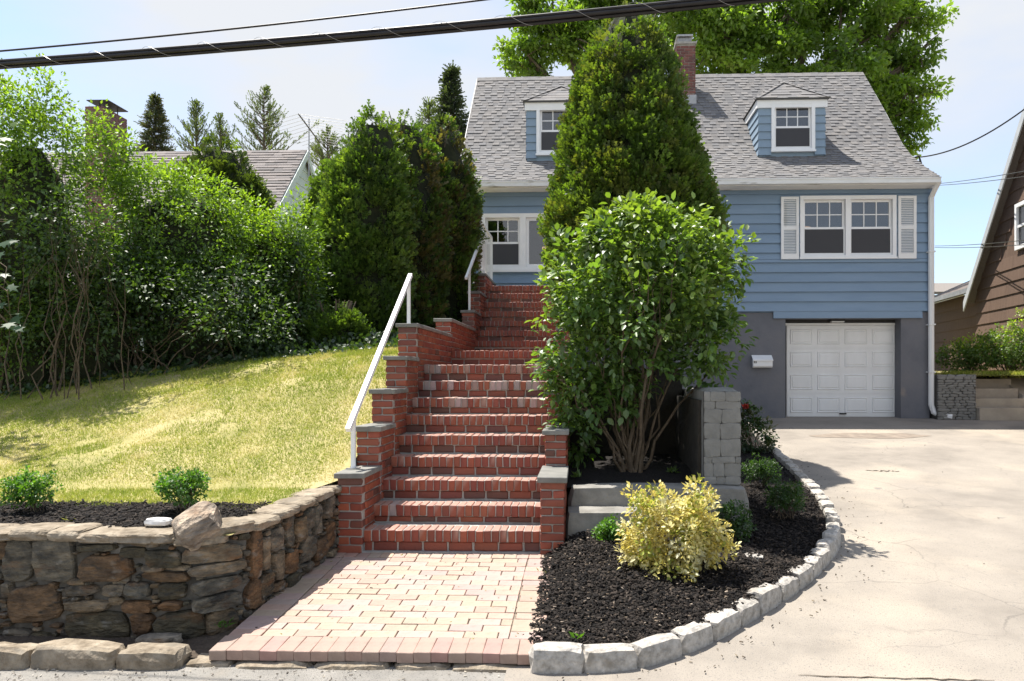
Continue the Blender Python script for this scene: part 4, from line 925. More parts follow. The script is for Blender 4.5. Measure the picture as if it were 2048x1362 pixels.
cs = empty('concrete_steps', (9, 15.2, 0.8), 'tan concrete steps up to the side yard at the driveway edge', 'steps')
for i, (py, yy) in enumerate(((816, 15.25), (797, 15.55), (777, 15.85), (758, 16.15))):
    xe = [PX(2130, yy), PX(2090, yy), PX(2036, yy), PX(2022, yy)][i]
    z1 = PZ(py, yy, 2000); box('step', tx1+0.01, xe, yy, yy+0.6, ZG-0.2, z1, M['concrete_tan'], cs)
cheek = empty('sloped_cheek_wall', (9.6, 15.6, 0.8), 'tan concrete sloping wall at the far right of the concrete steps', 'wall')
MB().hexa([(PX(2024, 15.9), 15.5, ZG), (PX(2024, 15.9)+1.5, 15.4, ZG), (PX(2024, 15.9)+1.5, 16.6, ZG), (PX(2024, 15.9), 16.6, ZG), (PX(2040, 15.9), 15.8, PZ(790, 15.9, 2030)), (PX(2024, 15.9)+1.5, 15.6, PZ(800, 15.9, 2030)), (PX(2024, 15.9)+1.5, 16.6, PZ(755, 16.2, 2030)), (PX(2026, 15.9), 16.4, PZ(755, 16.2, 2030))]).obj('slope', M['concrete_tan'], cheek)

# brown neighbour: gable end facing us obliquely
bh = empty('brown_house', (11, 18, 1.6), 'brown shingled neighbour house with steep pale rake at the far right', 'house')
Aw = Vector((P(1953, 590, 20).x, 20.0, 0)); dirw = Vector((-0.118, -1, 0)).normalized()
def bw(t, z): return Vector((Aw.x+dirw.x*t, Aw.y+dirw.y*t, z))
zA = PZ(592, 20, 1953); zr = lambda t: zA+1.16*min(t, 4.4)-1.16*max(0, t-4.4)
nrm = Vector((dirw.y, -dirw.x, 0)); nrm = nrm if nrm.x < 0 else -nrm
mb = MB(); back = 6.0
V = [bw(0, 1.2), bw(8.8, 1.2), bw(8.8, zA), bw(4.4, zr(4.4)), bw(0, zA)]; V2 = [v-nrm*back for v in V]
mb.add(V+V2, [(0, 1, 2, 3, 4)[::-1], (5, 6, 7, 8, 9), (0, 5, 6, 1)[::-1], (1, 6, 7, 2)[::-1], (0, 4, 9, 5)]); bwall = mb.obj('gable_wall', M['brown'], bh)
mb = MB()
for (a, b) in ((bw(-0.15, zr(-0.15)), bw(4.4, zr(4.4))), (bw(4.4, zr(4.4)), bw(8.95, zr(8.95)))):
    f = nrm*0.22; g_ = -nrm*(back); up = Vector((0, 0, 0.12)); mb.hexa([a+f, b+f, b+g_, a+g_, a+f+up, b+f+up, b+g_+up, a+g_+up], (0.14, 0.12, 0.11))
mb.obj('roof', M['shingle'], bh)
mb = MB()
for (a, b) in ((bw(-0.2, zr(-0.2)), bw(4.4, zr(4.4))),):
    f = nrm*0.23; f2 = nrm*0.26; dn = Vector((0, 0, -0.16)); up = Vector((0, 0, 0.10)); mb.hexa([a+f+dn, b+f+dn, b+f2+dn, a+f2+dn, a+f+up, b+f+up, b+f2+up, a+f2+up][::1])
mb.obj('rake_board', mat('pale_rake', [(0.42,0.44,0.46),(0.52,0.54,0.55)], 4, 0.6), bh)
z = 1.5; exb = 0.30
wn0, wn1, wz0, wz1 = 2.35, 3.2, PZ(500, 17.6, 2040), PZ(408, 17.6, 2040)
while z < zr(4.4):
    z1 = z+exb
    ta = max(0.0, (z-zA)/1.16); tb = 8.8-ta
    t_ = ta
    while t_ < min(tb, 4.6):
        te = min(t_+0.9, tb, 4.6)
        if te-t_ > 0.05:
            tc_ = max(t_, (z1-zA)/1.16) if z1 > zA else t_
            a0, b0, b1, a1 = bw(t_, z), bw(te-0.006, z), bw(te-0.006, z1), bw(min(tc_, te-0.01), z1); o1 = nrm*0.035; o2 = nrm*0.012
            if not (te > wn0 and t_ < wn1 and z1 > wz0 and z < wz1):
                MB().hexa([a0, b0, b0+o1, a0+o1, a1, b1, b1+o2, a1+o2]).obj('siding_board', M['brown'], bwall)
        t_ = te
    z = z1
# its window
wn = MB()
def slabw(t0, t1, z0, z1, d0, d1, mb): mb.hexa([bw(t0, z0)+nrm*d0, bw(t1, z0)+nrm*d0, bw(t1, z0)+nrm*d1, bw(t0, z0)+nrm*d1, bw(t0, z1)+nrm*d0, bw(t1, z1)+nrm*d0, bw(t1, z1)+nrm*d1, bw(t0, z1)+nrm*d1])
slabw(wn0, wn0+0.09, wz0, wz1, 0.0, 0.07, wn); slabw(wn1-0.09, wn1, wz0, wz1, 0, 0.07, wn); slabw(wn0+0.09, wn1-0.09, wz0, wz0+0.09, 0, 0.07, wn); slabw(wn0+0.09, wn1-0.09, wz1-0.09, wz1, 0, 0.07, wn); slabw(wn0+0.09, wn1-0.09, (wz0+wz1)/2-0.03, (wz0+wz1)/2+0.03, 0.0, 0.05, wn)
wno = wn.obj('window', M['white'], bh); q = MB(); slabw(wn0+0.09, wn1-0.09, wz0+0.09, wz1-0.09, 0.008, 0.014, q); q.obj('pane', mat('dark_pane', [(0.02,0.022,0.025),(0.03,0.032,0.035)], 1, 0.06, spec=0.6), wno)
# lower rear wing with gutter
mb = MB(); C0, C1 = bw(-0.02, 0)+(-nrm)*0.25, bw(-4.2, 0)+(-nrm)*0.25; zt = 3.95
off = -nrm*4
mb.add([C0+Vector((0,0,1.2)), C1+Vector((0,0,1.2)), C1+Vector((0,0,zt)), C0+Vector((0,0,zt)), C0+off+Vector((0,0,1.2)), C1+off+Vector((0,0,1.2)), C1+off+Vector((0,0,zt)), C0+off+Vector((0,0,zt))], BOXF and [(0,1,2,3),(4,7,6,5),(1,5,6,2),(0,3,7,4)]); ww_ = mb.obj('wing_wall', M['brown'], bh)
z = 1.5
while z < zt-0.1:
    a, b = C0+Vector((0,0,z)), C1+Vector((0,0,z)); up = Vector((0,0,0.30)); MB().hexa([a, b, b+nrm*0.03, a+nrm*0.03, a+up, b+up, b+up+nrm*0.01, a+up+nrm*0.01]).obj('siding_board', M['brown'], ww_); z += 0.30
mb = MB(); a, b = C0+nrm*0.35+Vector((0,0,zt)), C1+nrm*0.35+Vector((0,0,zt)); c, d = C1-nrm*3+Vector((0,0,zt+1.5)), C0-nrm*3+Vector((0,0,zt+1.5)); up = Vector((0,0,0.08)); mb.hexa([a, b, c, d, a+up, b+up, c+up, d+up], (0.13, 0.11, 0.10)); mb.obj('wing_roof', M['shingle'], bh)
mb = MB(); a, b = C0+nrm*0.36+Vector((0,0,zt-0.08)), C1+nrm*0.36+Vector((0,0,zt-0.08)); up = Vector((0,0,0.13)); mb.hexa([a, b, b+nrm*0.12, a+nrm*0.12, a+up, b+up, b+up+nrm*0.12, a+up+nrm*0.12]); mb.tube([b+nrm*0.06+dirw*0.1, b+nrm*0.02+Vector((0,0,-0.25))+dirw*0.1, b-nrm*0.28+Vector((0,0,-0.45))+dirw*0.1, b-nrm*0.28+Vector((0,0,-2.5))+dirw*0.1], 0.05, 6); mb.obj('gutter', M['metal'], bh)
# cream house far behind
chh = empty('cream_house', (15, 32, 1.5), 'cream sided house glimpsed between the blue and brown houses', 'house')
yc = 30.0; x0 = PX(1850, yc); x1 = PX(1897, yc); zt = PZ(590, yc, 1880)
wll = box('wall', x0, x1+2.5, yc, yc+6, 1.4, zt, M['cream'], chh)
for k in range(18): 
    z = 1.6+k*0.2
    if z+0.2 < zt: MB().hexa([(x0, yc-0.03, z), (x1+2.5, yc-0.03, z), (x1+2.5, yc-0.001, z), (x0, yc-0.001, z), (x0, yc-0.008, z+0.19), (x1+2.5, yc-0.008, z+0.19), (x1+2.5, yc-0.001, z+0.19), (x0, yc-0.001, z+0.19)]).obj('siding_board', M['cream'], wll)
MB().hexa([(x0, yc-0.3, zt), (x1+2.8, yc-0.3, zt), (x1+2.8, yc+3, zt+0.75), (x0, yc+3, zt+0.75), (x0, yc-0.3, zt+0.1), (x1+2.8, yc-0.3, zt+0.1), (x1+2.8, yc+3, zt+0.85), (x0, yc+3, zt+0.85)], (0.2, 0.18, 0.165)).obj('roof', M['shingle'], chh)

# left neighbour: shingled roof, pale gable, chimney, aerial
lh = empty('neighbour_house', (-12, 24, 1.6), 'neighbour house behind the hedge with grey roof, pale green gable and brick chimney', 'house')
yr = 24.0; gx = PX(607, yr); zr_ = PZ(300, yr, 607); gl = -26.0; run = 5.0
mb = MB(); 
mb.add([(gl, yr-run, zr_-run*1.02), (gx+0.12, yr-run, zr_-run*1.02), (gx+0.12, yr, zr_), (gl, yr, zr_), (gl, yr+run, zr_-run), (gx+0.12, yr+run, zr_-run)], [(0, 1, 2, 3), (3, 2, 5, 4)], (0.2, 0.18, 0.175)); nroof = mb.obj('roof', M['shingle'], lh)
mb = MB(); 
NS = [(0.20,0.18,0.175),(0.24,0.215,0.205),(0.16,0.148,0.145),(0.22,0.195,0.185)]
s_ = 0.0; Lr = math.hypot(run, run*1.02)
for r_ in range(36):
    t0, t1 = r_*0.16/Lr, min(1, (r_+1)*0.16/Lr)
    if t0 >= 1: break
    x = gl+6; 
    while x < gx+0.1:
        x1_ = min(x+rr_.uniform(0.25, 0.5), gx+0.12); y0, z0, y1, z1 = yr-run*t0*1.0, zr_-run*1.02*t0, yr-run*t1, zr_-run*1.02*t1; h = rr_.uniform(0.012, 0.035)
        mb.hexa([(x, y1, z1), (x1_, y1, z1), (x1_, y0, z0), (x, y0, z0), (x, y1-h*0.7, z1+h*0.7), (x1_, y1-h*0.7, z1+h*0.7), (x1_, y0-0.004, z0+0.004), (x, y0-0.004, z0+0.004)], rr_.choice(NS)); x = x1_
mb.obj('roof_shingles', M['shingle'], nroof, kind='stuff')
box('front_wall', gl, gx-0.1, yr-run+0.35, yr-run+0.5, 1.4, zr_-run*1.02+0.2, M['mint'], lh); box('rear_wall', gl, gx-0.1, yr+run-0.5, yr+run-0.35, 1.4, zr_-run+0.2, M['mint'], lh)
gw = MB().add([(gx-0.05, yr-run, zr_-run*1.02-0.1), (gx-0.05, yr+run, zr_-run-0.1), (gx-0.05, yr, zr_-0.1), (gx-0.05, yr-run, 1.5), (gx-0.05, yr+run, 1.5)], [(0, 3, 4, 1, 2)]).obj('gable_wall', M['mint'], lh)
z = 4.0
while z < zr_-0.3:
    hw = (zr_-0.12-z)/1.02-0.02; hw1 = max(0.0, hw-0.27)
    if hw > 0: MB().hexa([(gx-0.045, yr-hw, z), (gx+0.0, yr-hw, z), (gx+0.0, yr+hw, z), (gx-0.045, yr+hw, z), (gx-0.045, yr-hw1, z+0.27), (gx-0.02, yr-hw1, z+0.27), (gx-0.02, yr+hw1, z+0.27), (gx-0.045, yr+hw1, z+0.27)]).obj('siding_board', M['mint'], gw)
    z += 0.275
mb = MB()
for sg in (-1, 1): mb.hexa([(gx+0.1, yr, zr_-0.28), (gx+0.16, yr, zr_-0.28), (gx+0.16, yr+sg*run, zr_-run*1.02-0.28), (gx+0.1, yr+sg*run, zr_-run*1.02-0.28), (gx+0.1, yr, zr_-0.02), (gx+0.16, yr, zr_-0.02), (gx+0.16, yr+sg*run, zr_-run*1.02-0.02), (gx+0.1, yr+sg*run, zr_-run*1.02-0.02)])
mb.obj('rake_board', M['mint'], lh)
yc_ = 18.5; xa, xb = PX(170, yc_), PX(206, yc_); zt = PZ(214, yc_, 205)
nch = box('chimney', xa+0.008, xb-0.008, yc_+0.008, yc_+0.99, 1.6, zt, M['mortar'], lh)
mb = MB(); rows = int((zt-4.6)/0.0685); z0 = zt-rows*0.0685; NB = [(0.15,0.055,0.045),(0.12,0.045,0.04),(0.17,0.065,0.055),(0.14,0.06,0.055)]
wall_course_bricks(mb_brick(mb), xa, xb, yc_, z0, rows, 0, NB); wall_course_bricks(mb_brick(mb), yc_+0.09, yc_+1.0, xb, z0, rows, 1, NB, axis='y', face=1); mb.obj('chimney_bricks', M['brick'], nch, kind='stuff')
mb = MB(); xm_ = (xa+xb)/2; mb.box(xm_-0.05, xm_+0.42-0.2, yc_+0.15, yc_+0.7, zt+0.02, zt+0.03)
for (u, v) in ((0.02, 0.2), (0.2, 0.2), (0.02, 0.65), (0.2, 0.65)): mb.box(xm_+u-0.01, xm_+u+0.01, yc_+v-0.01, yc_+v+0.01, zt, zt+0.17)
mb.box(xm_-0.2, xm_+0.36, yc_+0.0, yc_+0.85, zt+0.17, zt+0.19); mb.obj('chimney_cap', M['dark_metal'], nch)
an = empty('tv_aerial', (gx, 22.8, zr_), 'thin metal TV aerial on a mast above the pale green gable', 'aerial')
ma = P(618, 232, 23.2); mb = MB().tube([(ma.x, 23.2, zr_-1.6), (ma.x, 23.2, ma.z-0.1)], 0.02, 6); mb.obj('mast', M['metal'], an)
b0, b1 = P(597, 228, 22.4), P(640, 286, 24.0); mb = MB().tube([b0, b1], 0.022, 5); mb.obj('boom', M['dark_metal'], an)
for k in range(11):
    c = b0.lerp(b1, k/10); ln_ = lerp(1.45, 0.55, k/10)
    MB().tube([c+Vector((0.0, 0, 0)), c+Vector((ln_, 0.25, -0.10*ln_))], 0.006, 4).obj('element', M['metal'], an); MB().tube([c, c+Vector((-ln_*0.9, 0.15, -0.2*ln_))], 0.006, 4).obj('element', M['metal'], an)

# overhead wires -----------------------------------------------------
def wire_path(ptsd, n=24, sag=0.0):
    pts = [P(px, py, Y) for px, py, Y in ptsd]; out_ = []
    for i in range(n+1):
        t_ = i/n; out_.append(pts[0].lerp(pts[1], t_)-Vector((0, 0, sag*4*t_*(1-t_))))
    return out_
cb = empty('cable_bundle', (0, 4.4, 3.6), 'thick black overhead cable bundle with spiral lashing wire crossing the sky', 'cable')
pa, pb = P(-250, 143, 4.75), P(1640, -21, 4.05)
def cpt(t_): return pa.lerp(pb, t_)-Vector((0, 0, 0.030*4*t_*(1-t_)))
for (dz, dy, rad) in ((0.0, 0, 0.0155), (-0.022, 0.012, 0.013), (0.020, 0.006, 0.007), (-0.012, -0.016, 0.012), (0.006, -0.018, 0.009)):
    MB().tube([cpt(i/40)+Vector((0, dy, dz)) for i in range(41)], rad, 7).obj('cable', M['cable'], cb, smooth=True)
mb = MB(); n = 900
mb.tube([cpt(i/n)+Vector((0, 0.034*math.cos(i/n*2*math.pi*16), 0.034*math.sin(i/n*2*math.pi*16)-0.002)) for i in range(n+1)], 0.0011, 4); mb.obj('lashing_wire', M['metal'], cb)
tag(MB().tube(wire_path([(-250, 122, 5.0), (1300, -44, 4.6)], 30, 0.04), 0.0065, 6).obj('overhead_wire', M['cable'], smooth=True), 'thin black overhead wire above the thick cable bundle', 'wire')
tag(MB().tube([P(1842, 314, 18.6).lerp(P(2100, 178, 14.0), t_)-Vector((0, 0, 0.25*4*t_*(1-t_))) for t_ in np.linspace(0, 1, 20)], 0.016, 6).obj('service_wire', M['cable']), 'twisted dark service wire rising from the blue roof edge to the upper right', 'wire')
for (a, b, lab) in (((1868, 368), (2200, 312), 'upper wire of the high pair running from the blue eave to the brown house'), ((1868, 371), (2200, 329), 'lower wire of the high pair running from the blue eave to the brown house'), ((1870, 492), (2200, 462), 'upper wire of the low pair between the blue house and the brown house'), ((1870, 495), (2200, 476), 'lower wire of the low pair between the blue house and the brown house')):
    tag(MB().tube([P(a[0], a[1], 24).lerp(P(b[0], b[1], 12.5), t_)-Vector((0, 0, 0.06*4*t_*(1-t_))) for t_ in np.linspace(0, 1, 14)], 0.009, 5).obj('overhead_wire', M['cable']), lab, 'wire', 'thin wires at the right')
ins = empty('wire_bracket', P(1838, 312, 18.5), 'dark bracket with insulators at the blue roof edge holding the service wire', 'bracket')
q = P(1838, 312, 18.5); mb = MB().tube([q+Vector((-0.25, 0, -0.1)), q, q+Vector((0.05, 0, -0.2))], 0.03, 6); mb.obj('arm', M['dark_metal'], ins)
for k in range(3): rough_box(0.10, 0.10, 0.10, 700+k, 0.05, 2, 3).obj('insulator', M['dark_metal'], ins).location = q+Vector((-0.3+k*0.17, 0, -0.05-0.1*k))
# ================================================================== PLANTS
def unit(a): return a/np.maximum(1e-9, np.linalg.norm(a, axis=1, keepdims=True))
T_LEAF = (np.array([(0,0,0),(-0.5,0.38,0.12),(0,0.42,0),(0.5,0.38,0.12),(0,1,-0.06)]), [(0,2,1),(0,3,2),(1,2,4),(2,3,4)])
T_OVAL = (np.array([(0,0,0),(-0.42,0.25,0.08),(-0.46,0.6,0.09),(0,1,-0.08),(0.46,0.6,0.09),(0.42,0.25,0.08),(0,0.45,-0.02)]), [(0,6,1),(1,6,2),(2,6,3),(3,6,4),(4,6,5),(5,6,0)])
T_DIAM = (np.array([(0,0,0),(-0.5,0.45,0.1),(0,1,0),(0.5,0.45,0.1)]), [(0,2,1),(0,3,2)])
T_BLADE = (np.array([(-0.5,0,0),(0.5,0,0),(0,1,0.12)]), [(0,1,2)])
# flat conifer spray: a stem of pointed fans
T_SPRAY = (np.array([(-0.08,0,0),(0.08,0,0),(0,1,0.05),(-0.5,0.62,0.08),(-0.12,0.15,0),(0.5,0.62,0.08),(0.12,0.15,0),(-0.36,0.95,-0.06),(0.36,0.95,-0.06),(-0.05,0.45,0),(0.05,0.45,0)]), [(0,1,2),(4,9,3),(6,5,10),(9,2,7),(10,8,2)])
def leaf_mesh(name, pts, dirs, nrms, size, width, cols, tpl, mat_, parent=None, **k):
    T, Fc = tpl; n = len(pts); kv = len(T)
    d = unit(dirs); nn = unit(nrms - d*np.sum(d*nrms, axis=1, keepdims=True)); s_ = np.cross(d, nn)
    size = np.broadcast_to(size, (n,)); width = np.broadcast_to(width, (n,))
    V = pts[:, None, :] + s_[:, None, :]*(T[None, :, 0:1]*width[:, None, None]) + d[:, None, :]*(T[None, :, 1:2]*size[:, None, None]) + nn[:, None, :]*(T[None, :, 2:3]*size[:, None, None])
    F = (np.array(Fc)[None]+(np.arange(n)*kv)[:, None, None]).reshape(-1, 3)
    C = np.repeat(cols, kv, axis=0)
    o = bpy.data.objects.new(name, mesh_np(name, V.reshape(-1, 3), F, C, mat_)); link(o, parent); return tag(o, **k)
def pal(n, cols, jit=0.12):
    cols = np.array(cols); c = cols[G.integers(0, len(cols), n)]; return np.clip(c*(1+G.normal(0, jit, (n, 1))), 0.003, 0.9)
def rdir(n): return unit(G.normal(size=(n, 3)))
def clumps(centers, radii, per, shell=(0.55, 1.0)):
    """leaf positions on the outer shells of many small clumps"""
    P_, D_, I_ = [], [], []
    for i, (c, r_) in enumerate(zip(centers, radii)):
        m = max(3, int(per*(r_ if np.isscalar(r_) else np.mean(r_))**2)); d = rdir(m); P_.append(np.array(c)+d*(G.uniform(*shell, (m, 1)))*r_); D_.append(d); I_.append(np.full(m, i))
    return np.concatenate(P_), np.concatenate(D_), np.concatenate(I_)
UP = np.array([0, 0, 1.0])
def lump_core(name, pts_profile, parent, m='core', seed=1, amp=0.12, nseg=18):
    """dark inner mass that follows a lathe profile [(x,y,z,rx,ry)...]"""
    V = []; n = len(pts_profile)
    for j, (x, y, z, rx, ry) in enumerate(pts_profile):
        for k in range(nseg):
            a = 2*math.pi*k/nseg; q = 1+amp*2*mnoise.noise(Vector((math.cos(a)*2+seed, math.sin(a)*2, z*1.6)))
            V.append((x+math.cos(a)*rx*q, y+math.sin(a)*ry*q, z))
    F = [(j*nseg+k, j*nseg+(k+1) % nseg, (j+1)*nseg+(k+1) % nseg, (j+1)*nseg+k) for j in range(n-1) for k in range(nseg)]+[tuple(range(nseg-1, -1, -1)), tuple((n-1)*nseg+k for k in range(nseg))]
    return MB().add(V, F).obj(name, M[m], parent)  # near-black solid that paints the shade deep inside the foliage

# ------------------------------------------------------------------ arborvitae / cypress
def conifer(name, label, cat, cx, cy, zb, prof_, nclump, per, rc, cols, size, core=True, seed=0, ry=1.0, group=None, bald=0.0):
    """prof_: [(z, r)] outline; clumps of upright sprays over the surface"""
    root = empty(name, (cx, cy, zb), label, cat, group)
    zs = np.array([p[0] for p in prof_]); rs_ = np.array([p[1] for p in prof_]); dx_ = np.array([p[2] if len(p) > 2 else 0.0 for p in prof_])
    mb = MB().tube([(cx, cy, zb-0.3), (cx+0.03+dx_[-1]*0.5, cy, zb+0.5*(zs[-1]-zb)), (cx+dx_[-1], cy, zs[-1]-0.15)], [0.11, 0.07, 0.015], 8)
    for k in range(26):
        z = lerp(zb+0.2, zs[-1]-0.4, R.random()); a = R.uniform(0, 6.28); r_ = np.interp(z, zs, rs_)*0.8; mb.tube([(cx, cy, z-0.1), (cx+math.cos(a)*r_*0.5, cy+math.sin(a)*r_*0.5, z+0.15), (cx+math.cos(a)*r_, cy+math.sin(a)*r_, z+0.5)], [0.03, 0.018, 0.006], 5)
    mb.obj('trunk', M['bark'], root)
    # area-weighted heights
    zz = np.linspace(zs[0], zs[-1], 200); rr = np.interp(zz, zs, rs_); w_ = rr+0.03; w_ /= w_.sum(); z = G.choice(zz, nclump, p=w_)+G.uniform(-0.03, 0.03, nclump); a = G.uniform(0, 2*np.pi, nclump)
    lum = np.array([mnoise.noise(Vector((math.cos(t)*3.4+seed, math.sin(t)*3.4, q*0.7))) for t, q in zip(a, z)])
    r_ = np.interp(z, zs, rs_)*(0.91+0.17*lum+G.normal(0, 0.03, nclump))
    C = np.stack([cx+np.interp(z, zs, dx_)+np.cos(a)*r_, cy+np.sin(a)*r_*ry, z], 1)
    rad = rc*G.uniform(0.6, 1.35, nclump)*np.clip(np.interp(z, zs, rs_)/max(rs_)*1.2, 0.45, 1)
    pts, d, I_ = clumps(C, rad, per/rc**2, (0.35, 1.0))
    outw = np.stack([np.cos(a), np.sin(a), np.zeros_like(a)], 1)[I_]
    dirs = d*0.6+outw*0.55+UP*0.75+G.normal(0, 0.25, d.shape); nr = outw*0.6+rdir(len(d))
    cc = (pal(nclump, cols, 0.14)*(1+0.5*lum)[:, None])[I_]*(1+G.normal(0, 0.13, (len(pts), 1)))
    sz = size*G.uniform(0.6, 1.3, len(pts)); leaf_mesh('foliage', pts, dirs, nr, sz, sz*0.75, np.clip(cc, 0.003, 0.8), T_SPRAY, M['conifer'], root)
    if core:
        lump_core('shade_core', [(cx+float(np.interp(zz_, zs, dx_)), cy, zz_, max(0.02, np.interp(zz_, zs, rs_)*0.76), max(0.02, np.interp(zz_, zs, rs_)*0.76*ry)) for zz_ in np.linspace(zs[0]+0.05, zs[-1]-0.25, 14)], root, seed=seed)
    return root
CY = [(0.070,0.122,0.024),(0.086,0.142,0.027),(0.056,0.102,0.022),(0.105,0.158,0.032),(0.095,0.118,0.030)]
Yc = 11.0
def lean_px(Y, cpx, rows): return [(PZ(py, Y), (PX(q, Y)-PX(p_, Y))/2, PX((p_+q)/2, Y)-PX(cpx, Y)) for py, p_, q in sorted(rows, key=lambda r_: -r_[0])]
def prof_px(Y, rows):      # rows: (py, left px, right px)
    rows = sorted(rows, key=lambda r_: -r_[0]); return [(PZ(py, Y), (PX(b, Y)-PX(a, Y))/2) for py, a, b in rows]
CYP = 1
conifer('conifer_tree', 'tall cone-shaped arborvitae towering in front of the blue house', 'tree', PX(1267, Yc), Yc, 2.1,
        lean_px(Yc, 1267, [(14, 1250, 1272), (34, 1222, 1292), (70, 1192, 1314), (120, 1167, 1334), (200, 1143, 1362), (300, 1121, 1398), (420, 1106, 1428), (520, 1106, 1430), (640, 1130, 1405), (690, 1180, 1350)]), 1400, 60, 0.15, CY, 0.085, seed=2)
DG = [(0.062,0.115,0.025),(0.080,0.138,0.029),(0.050,0.096,0.022),(0.098,0.152,0.034)]
DG2 = DG+[(0.105,0.095,0.042),(0.085,0.08,0.036)]
conifer('conifer_tree', 'broad dark arborvitae with leaning left side, beside the lawn hedge', 'tree', PX(712, 11.6), 11.6, 2.0,
        lean_px(11.6, 712, [(222, 738, 752), (260, 704, 790), (320, 684, 800), (400, 656, 815), (500, 634, 815), (600, 612, 812), (690, 628, 800)]), 560, 56, 0.17, DG, 0.085, seed=5, group='dark arborvitae left of the stairs')
conifer('conifer_tree', 'thin-topped middle arborvitae of the dark clump left of the stairs', 'tree', PX(805, 12.6), 12.6, 2.0,
        [(PZ(680, 12.6), 0.55), (PZ(560, 12.6), 0.72), (PZ(450, 12.6), 0.75), (PZ(340, 12.6), 0.62), (PZ(270, 12.6), 0.42), (PZ(225, 12.6), 0.12)], 420, 50, 0.16, DG2, 0.085, seed=6, group='dark arborvitae left of the stairs')
conifer('conifer_tree', 'dark arborvitae nearest the porch, partly browned on its right edge', 'tree', PX(884, 13.4), 13.4, 2.1,
        [(PZ(670, 13.4), 0.45), (PZ(560, 13.4), 0.58), (PZ(450, 13.4), 0.62), (PZ(380, 13.4), 0.58), (PZ(300, 13.4), 0.42), (PZ(235, 13.4), 0.12)], 420, 50, 0.15, DG2, 0.085, seed=7, group='dark arborvitae left of the stairs')
conifer('globe_conifer', 'low rounded dark conifer at the foot of the arborvitae by the lawn', 'shrub', PX(672, 10.3), 10.3, 2.0,
        [(PZ(695, 10.3), 0.25), (PZ(665, 10.3), 0.38), (PZ(640, 10.3), 0.34), (PZ(618, 10.3), 0.10)], 130, 34, 0.10, DG, 0.075, seed=8)
conifer('conifer_tree', 'mid green bushy conifer in front of the neighbour roof', 'tree', PX(440, 14.5), 14.5, 2.0,
        [(PZ(520, 14.5), 0.85), (PZ(430, 14.5), 0.85), (PZ(370, 14.5), 0.72), (PZ(320, 14.5), 0.5), (PZ(275, 14.5), 0.15)], 330, 36, 0.17, [(0.060,0.092,0.026),(0.075,0.112,0.03),(0.05,0.08,0.022)], 0.13, seed=9, core=True)
conifer('conifer_tree', 'light green feathery conifer between the pale gable and the dark arborvitae', 'tree', PX(657, 15.0), 15.0, 2.0,
        [(PZ(520, 15), 0.42), (PZ(420, 15), 0.32), (PZ(360, 15), 0.22), (PZ(322, 15), 0.06)], 150, 36, 0.16, [(0.085,0.145,0.03),(0.10,0.17,0.035),(0.07,0.12,0.028)], 0.14, seed=10)

# ------------------------------------------------------------------ broadleaf shrubs and hedge
def branches(mb, base, tips, r0=0.02, curve=0.25, n=5, spread=0.06, bw_=0.1):
    for t_ in tips:
        t_ = Vector(t_); b = Vector(base)+Vector((R.gauss(0, spread)+(t_.x-base[0])*min(0.6, spread*1.2), R.gauss(0, spread*0.6), -0.03)); L_ = (t_-b).length; pts = []
        bow = Vector(((t_.x-b.x), (t_.y-b.y), 0))*bw_; m_ = 7
        for k in range(m_+1):
            f = k/m_; p_ = b.lerp(t_, f)-bow*math.sin(f*math.pi)+Vector((R.gauss(0, 1), R.gauss(0, 1), R.gauss(0, 0.6)))*curve*0.09*L_*(0 < k < m_); pts.append(p_)
        rr = r0*R.uniform(0.45, 1.25); mb.tube(pts, [rr*(1-0.88*k/m_) for k in range(m_+1)], n)
        q = pts[4]; mb.tube([q, q.lerp(t_, 0.5)+Vector((R.gauss(0, 0.1), R.gauss(0, 0.1), 0.05))*L_*0.6, t_+Vector((R.gauss(0, 0.05), R.gauss(0, 0.05), R.gauss(-0.02, 0.04)))*L_], [rr*0.42, rr*0.3, rr*0.08], 4)
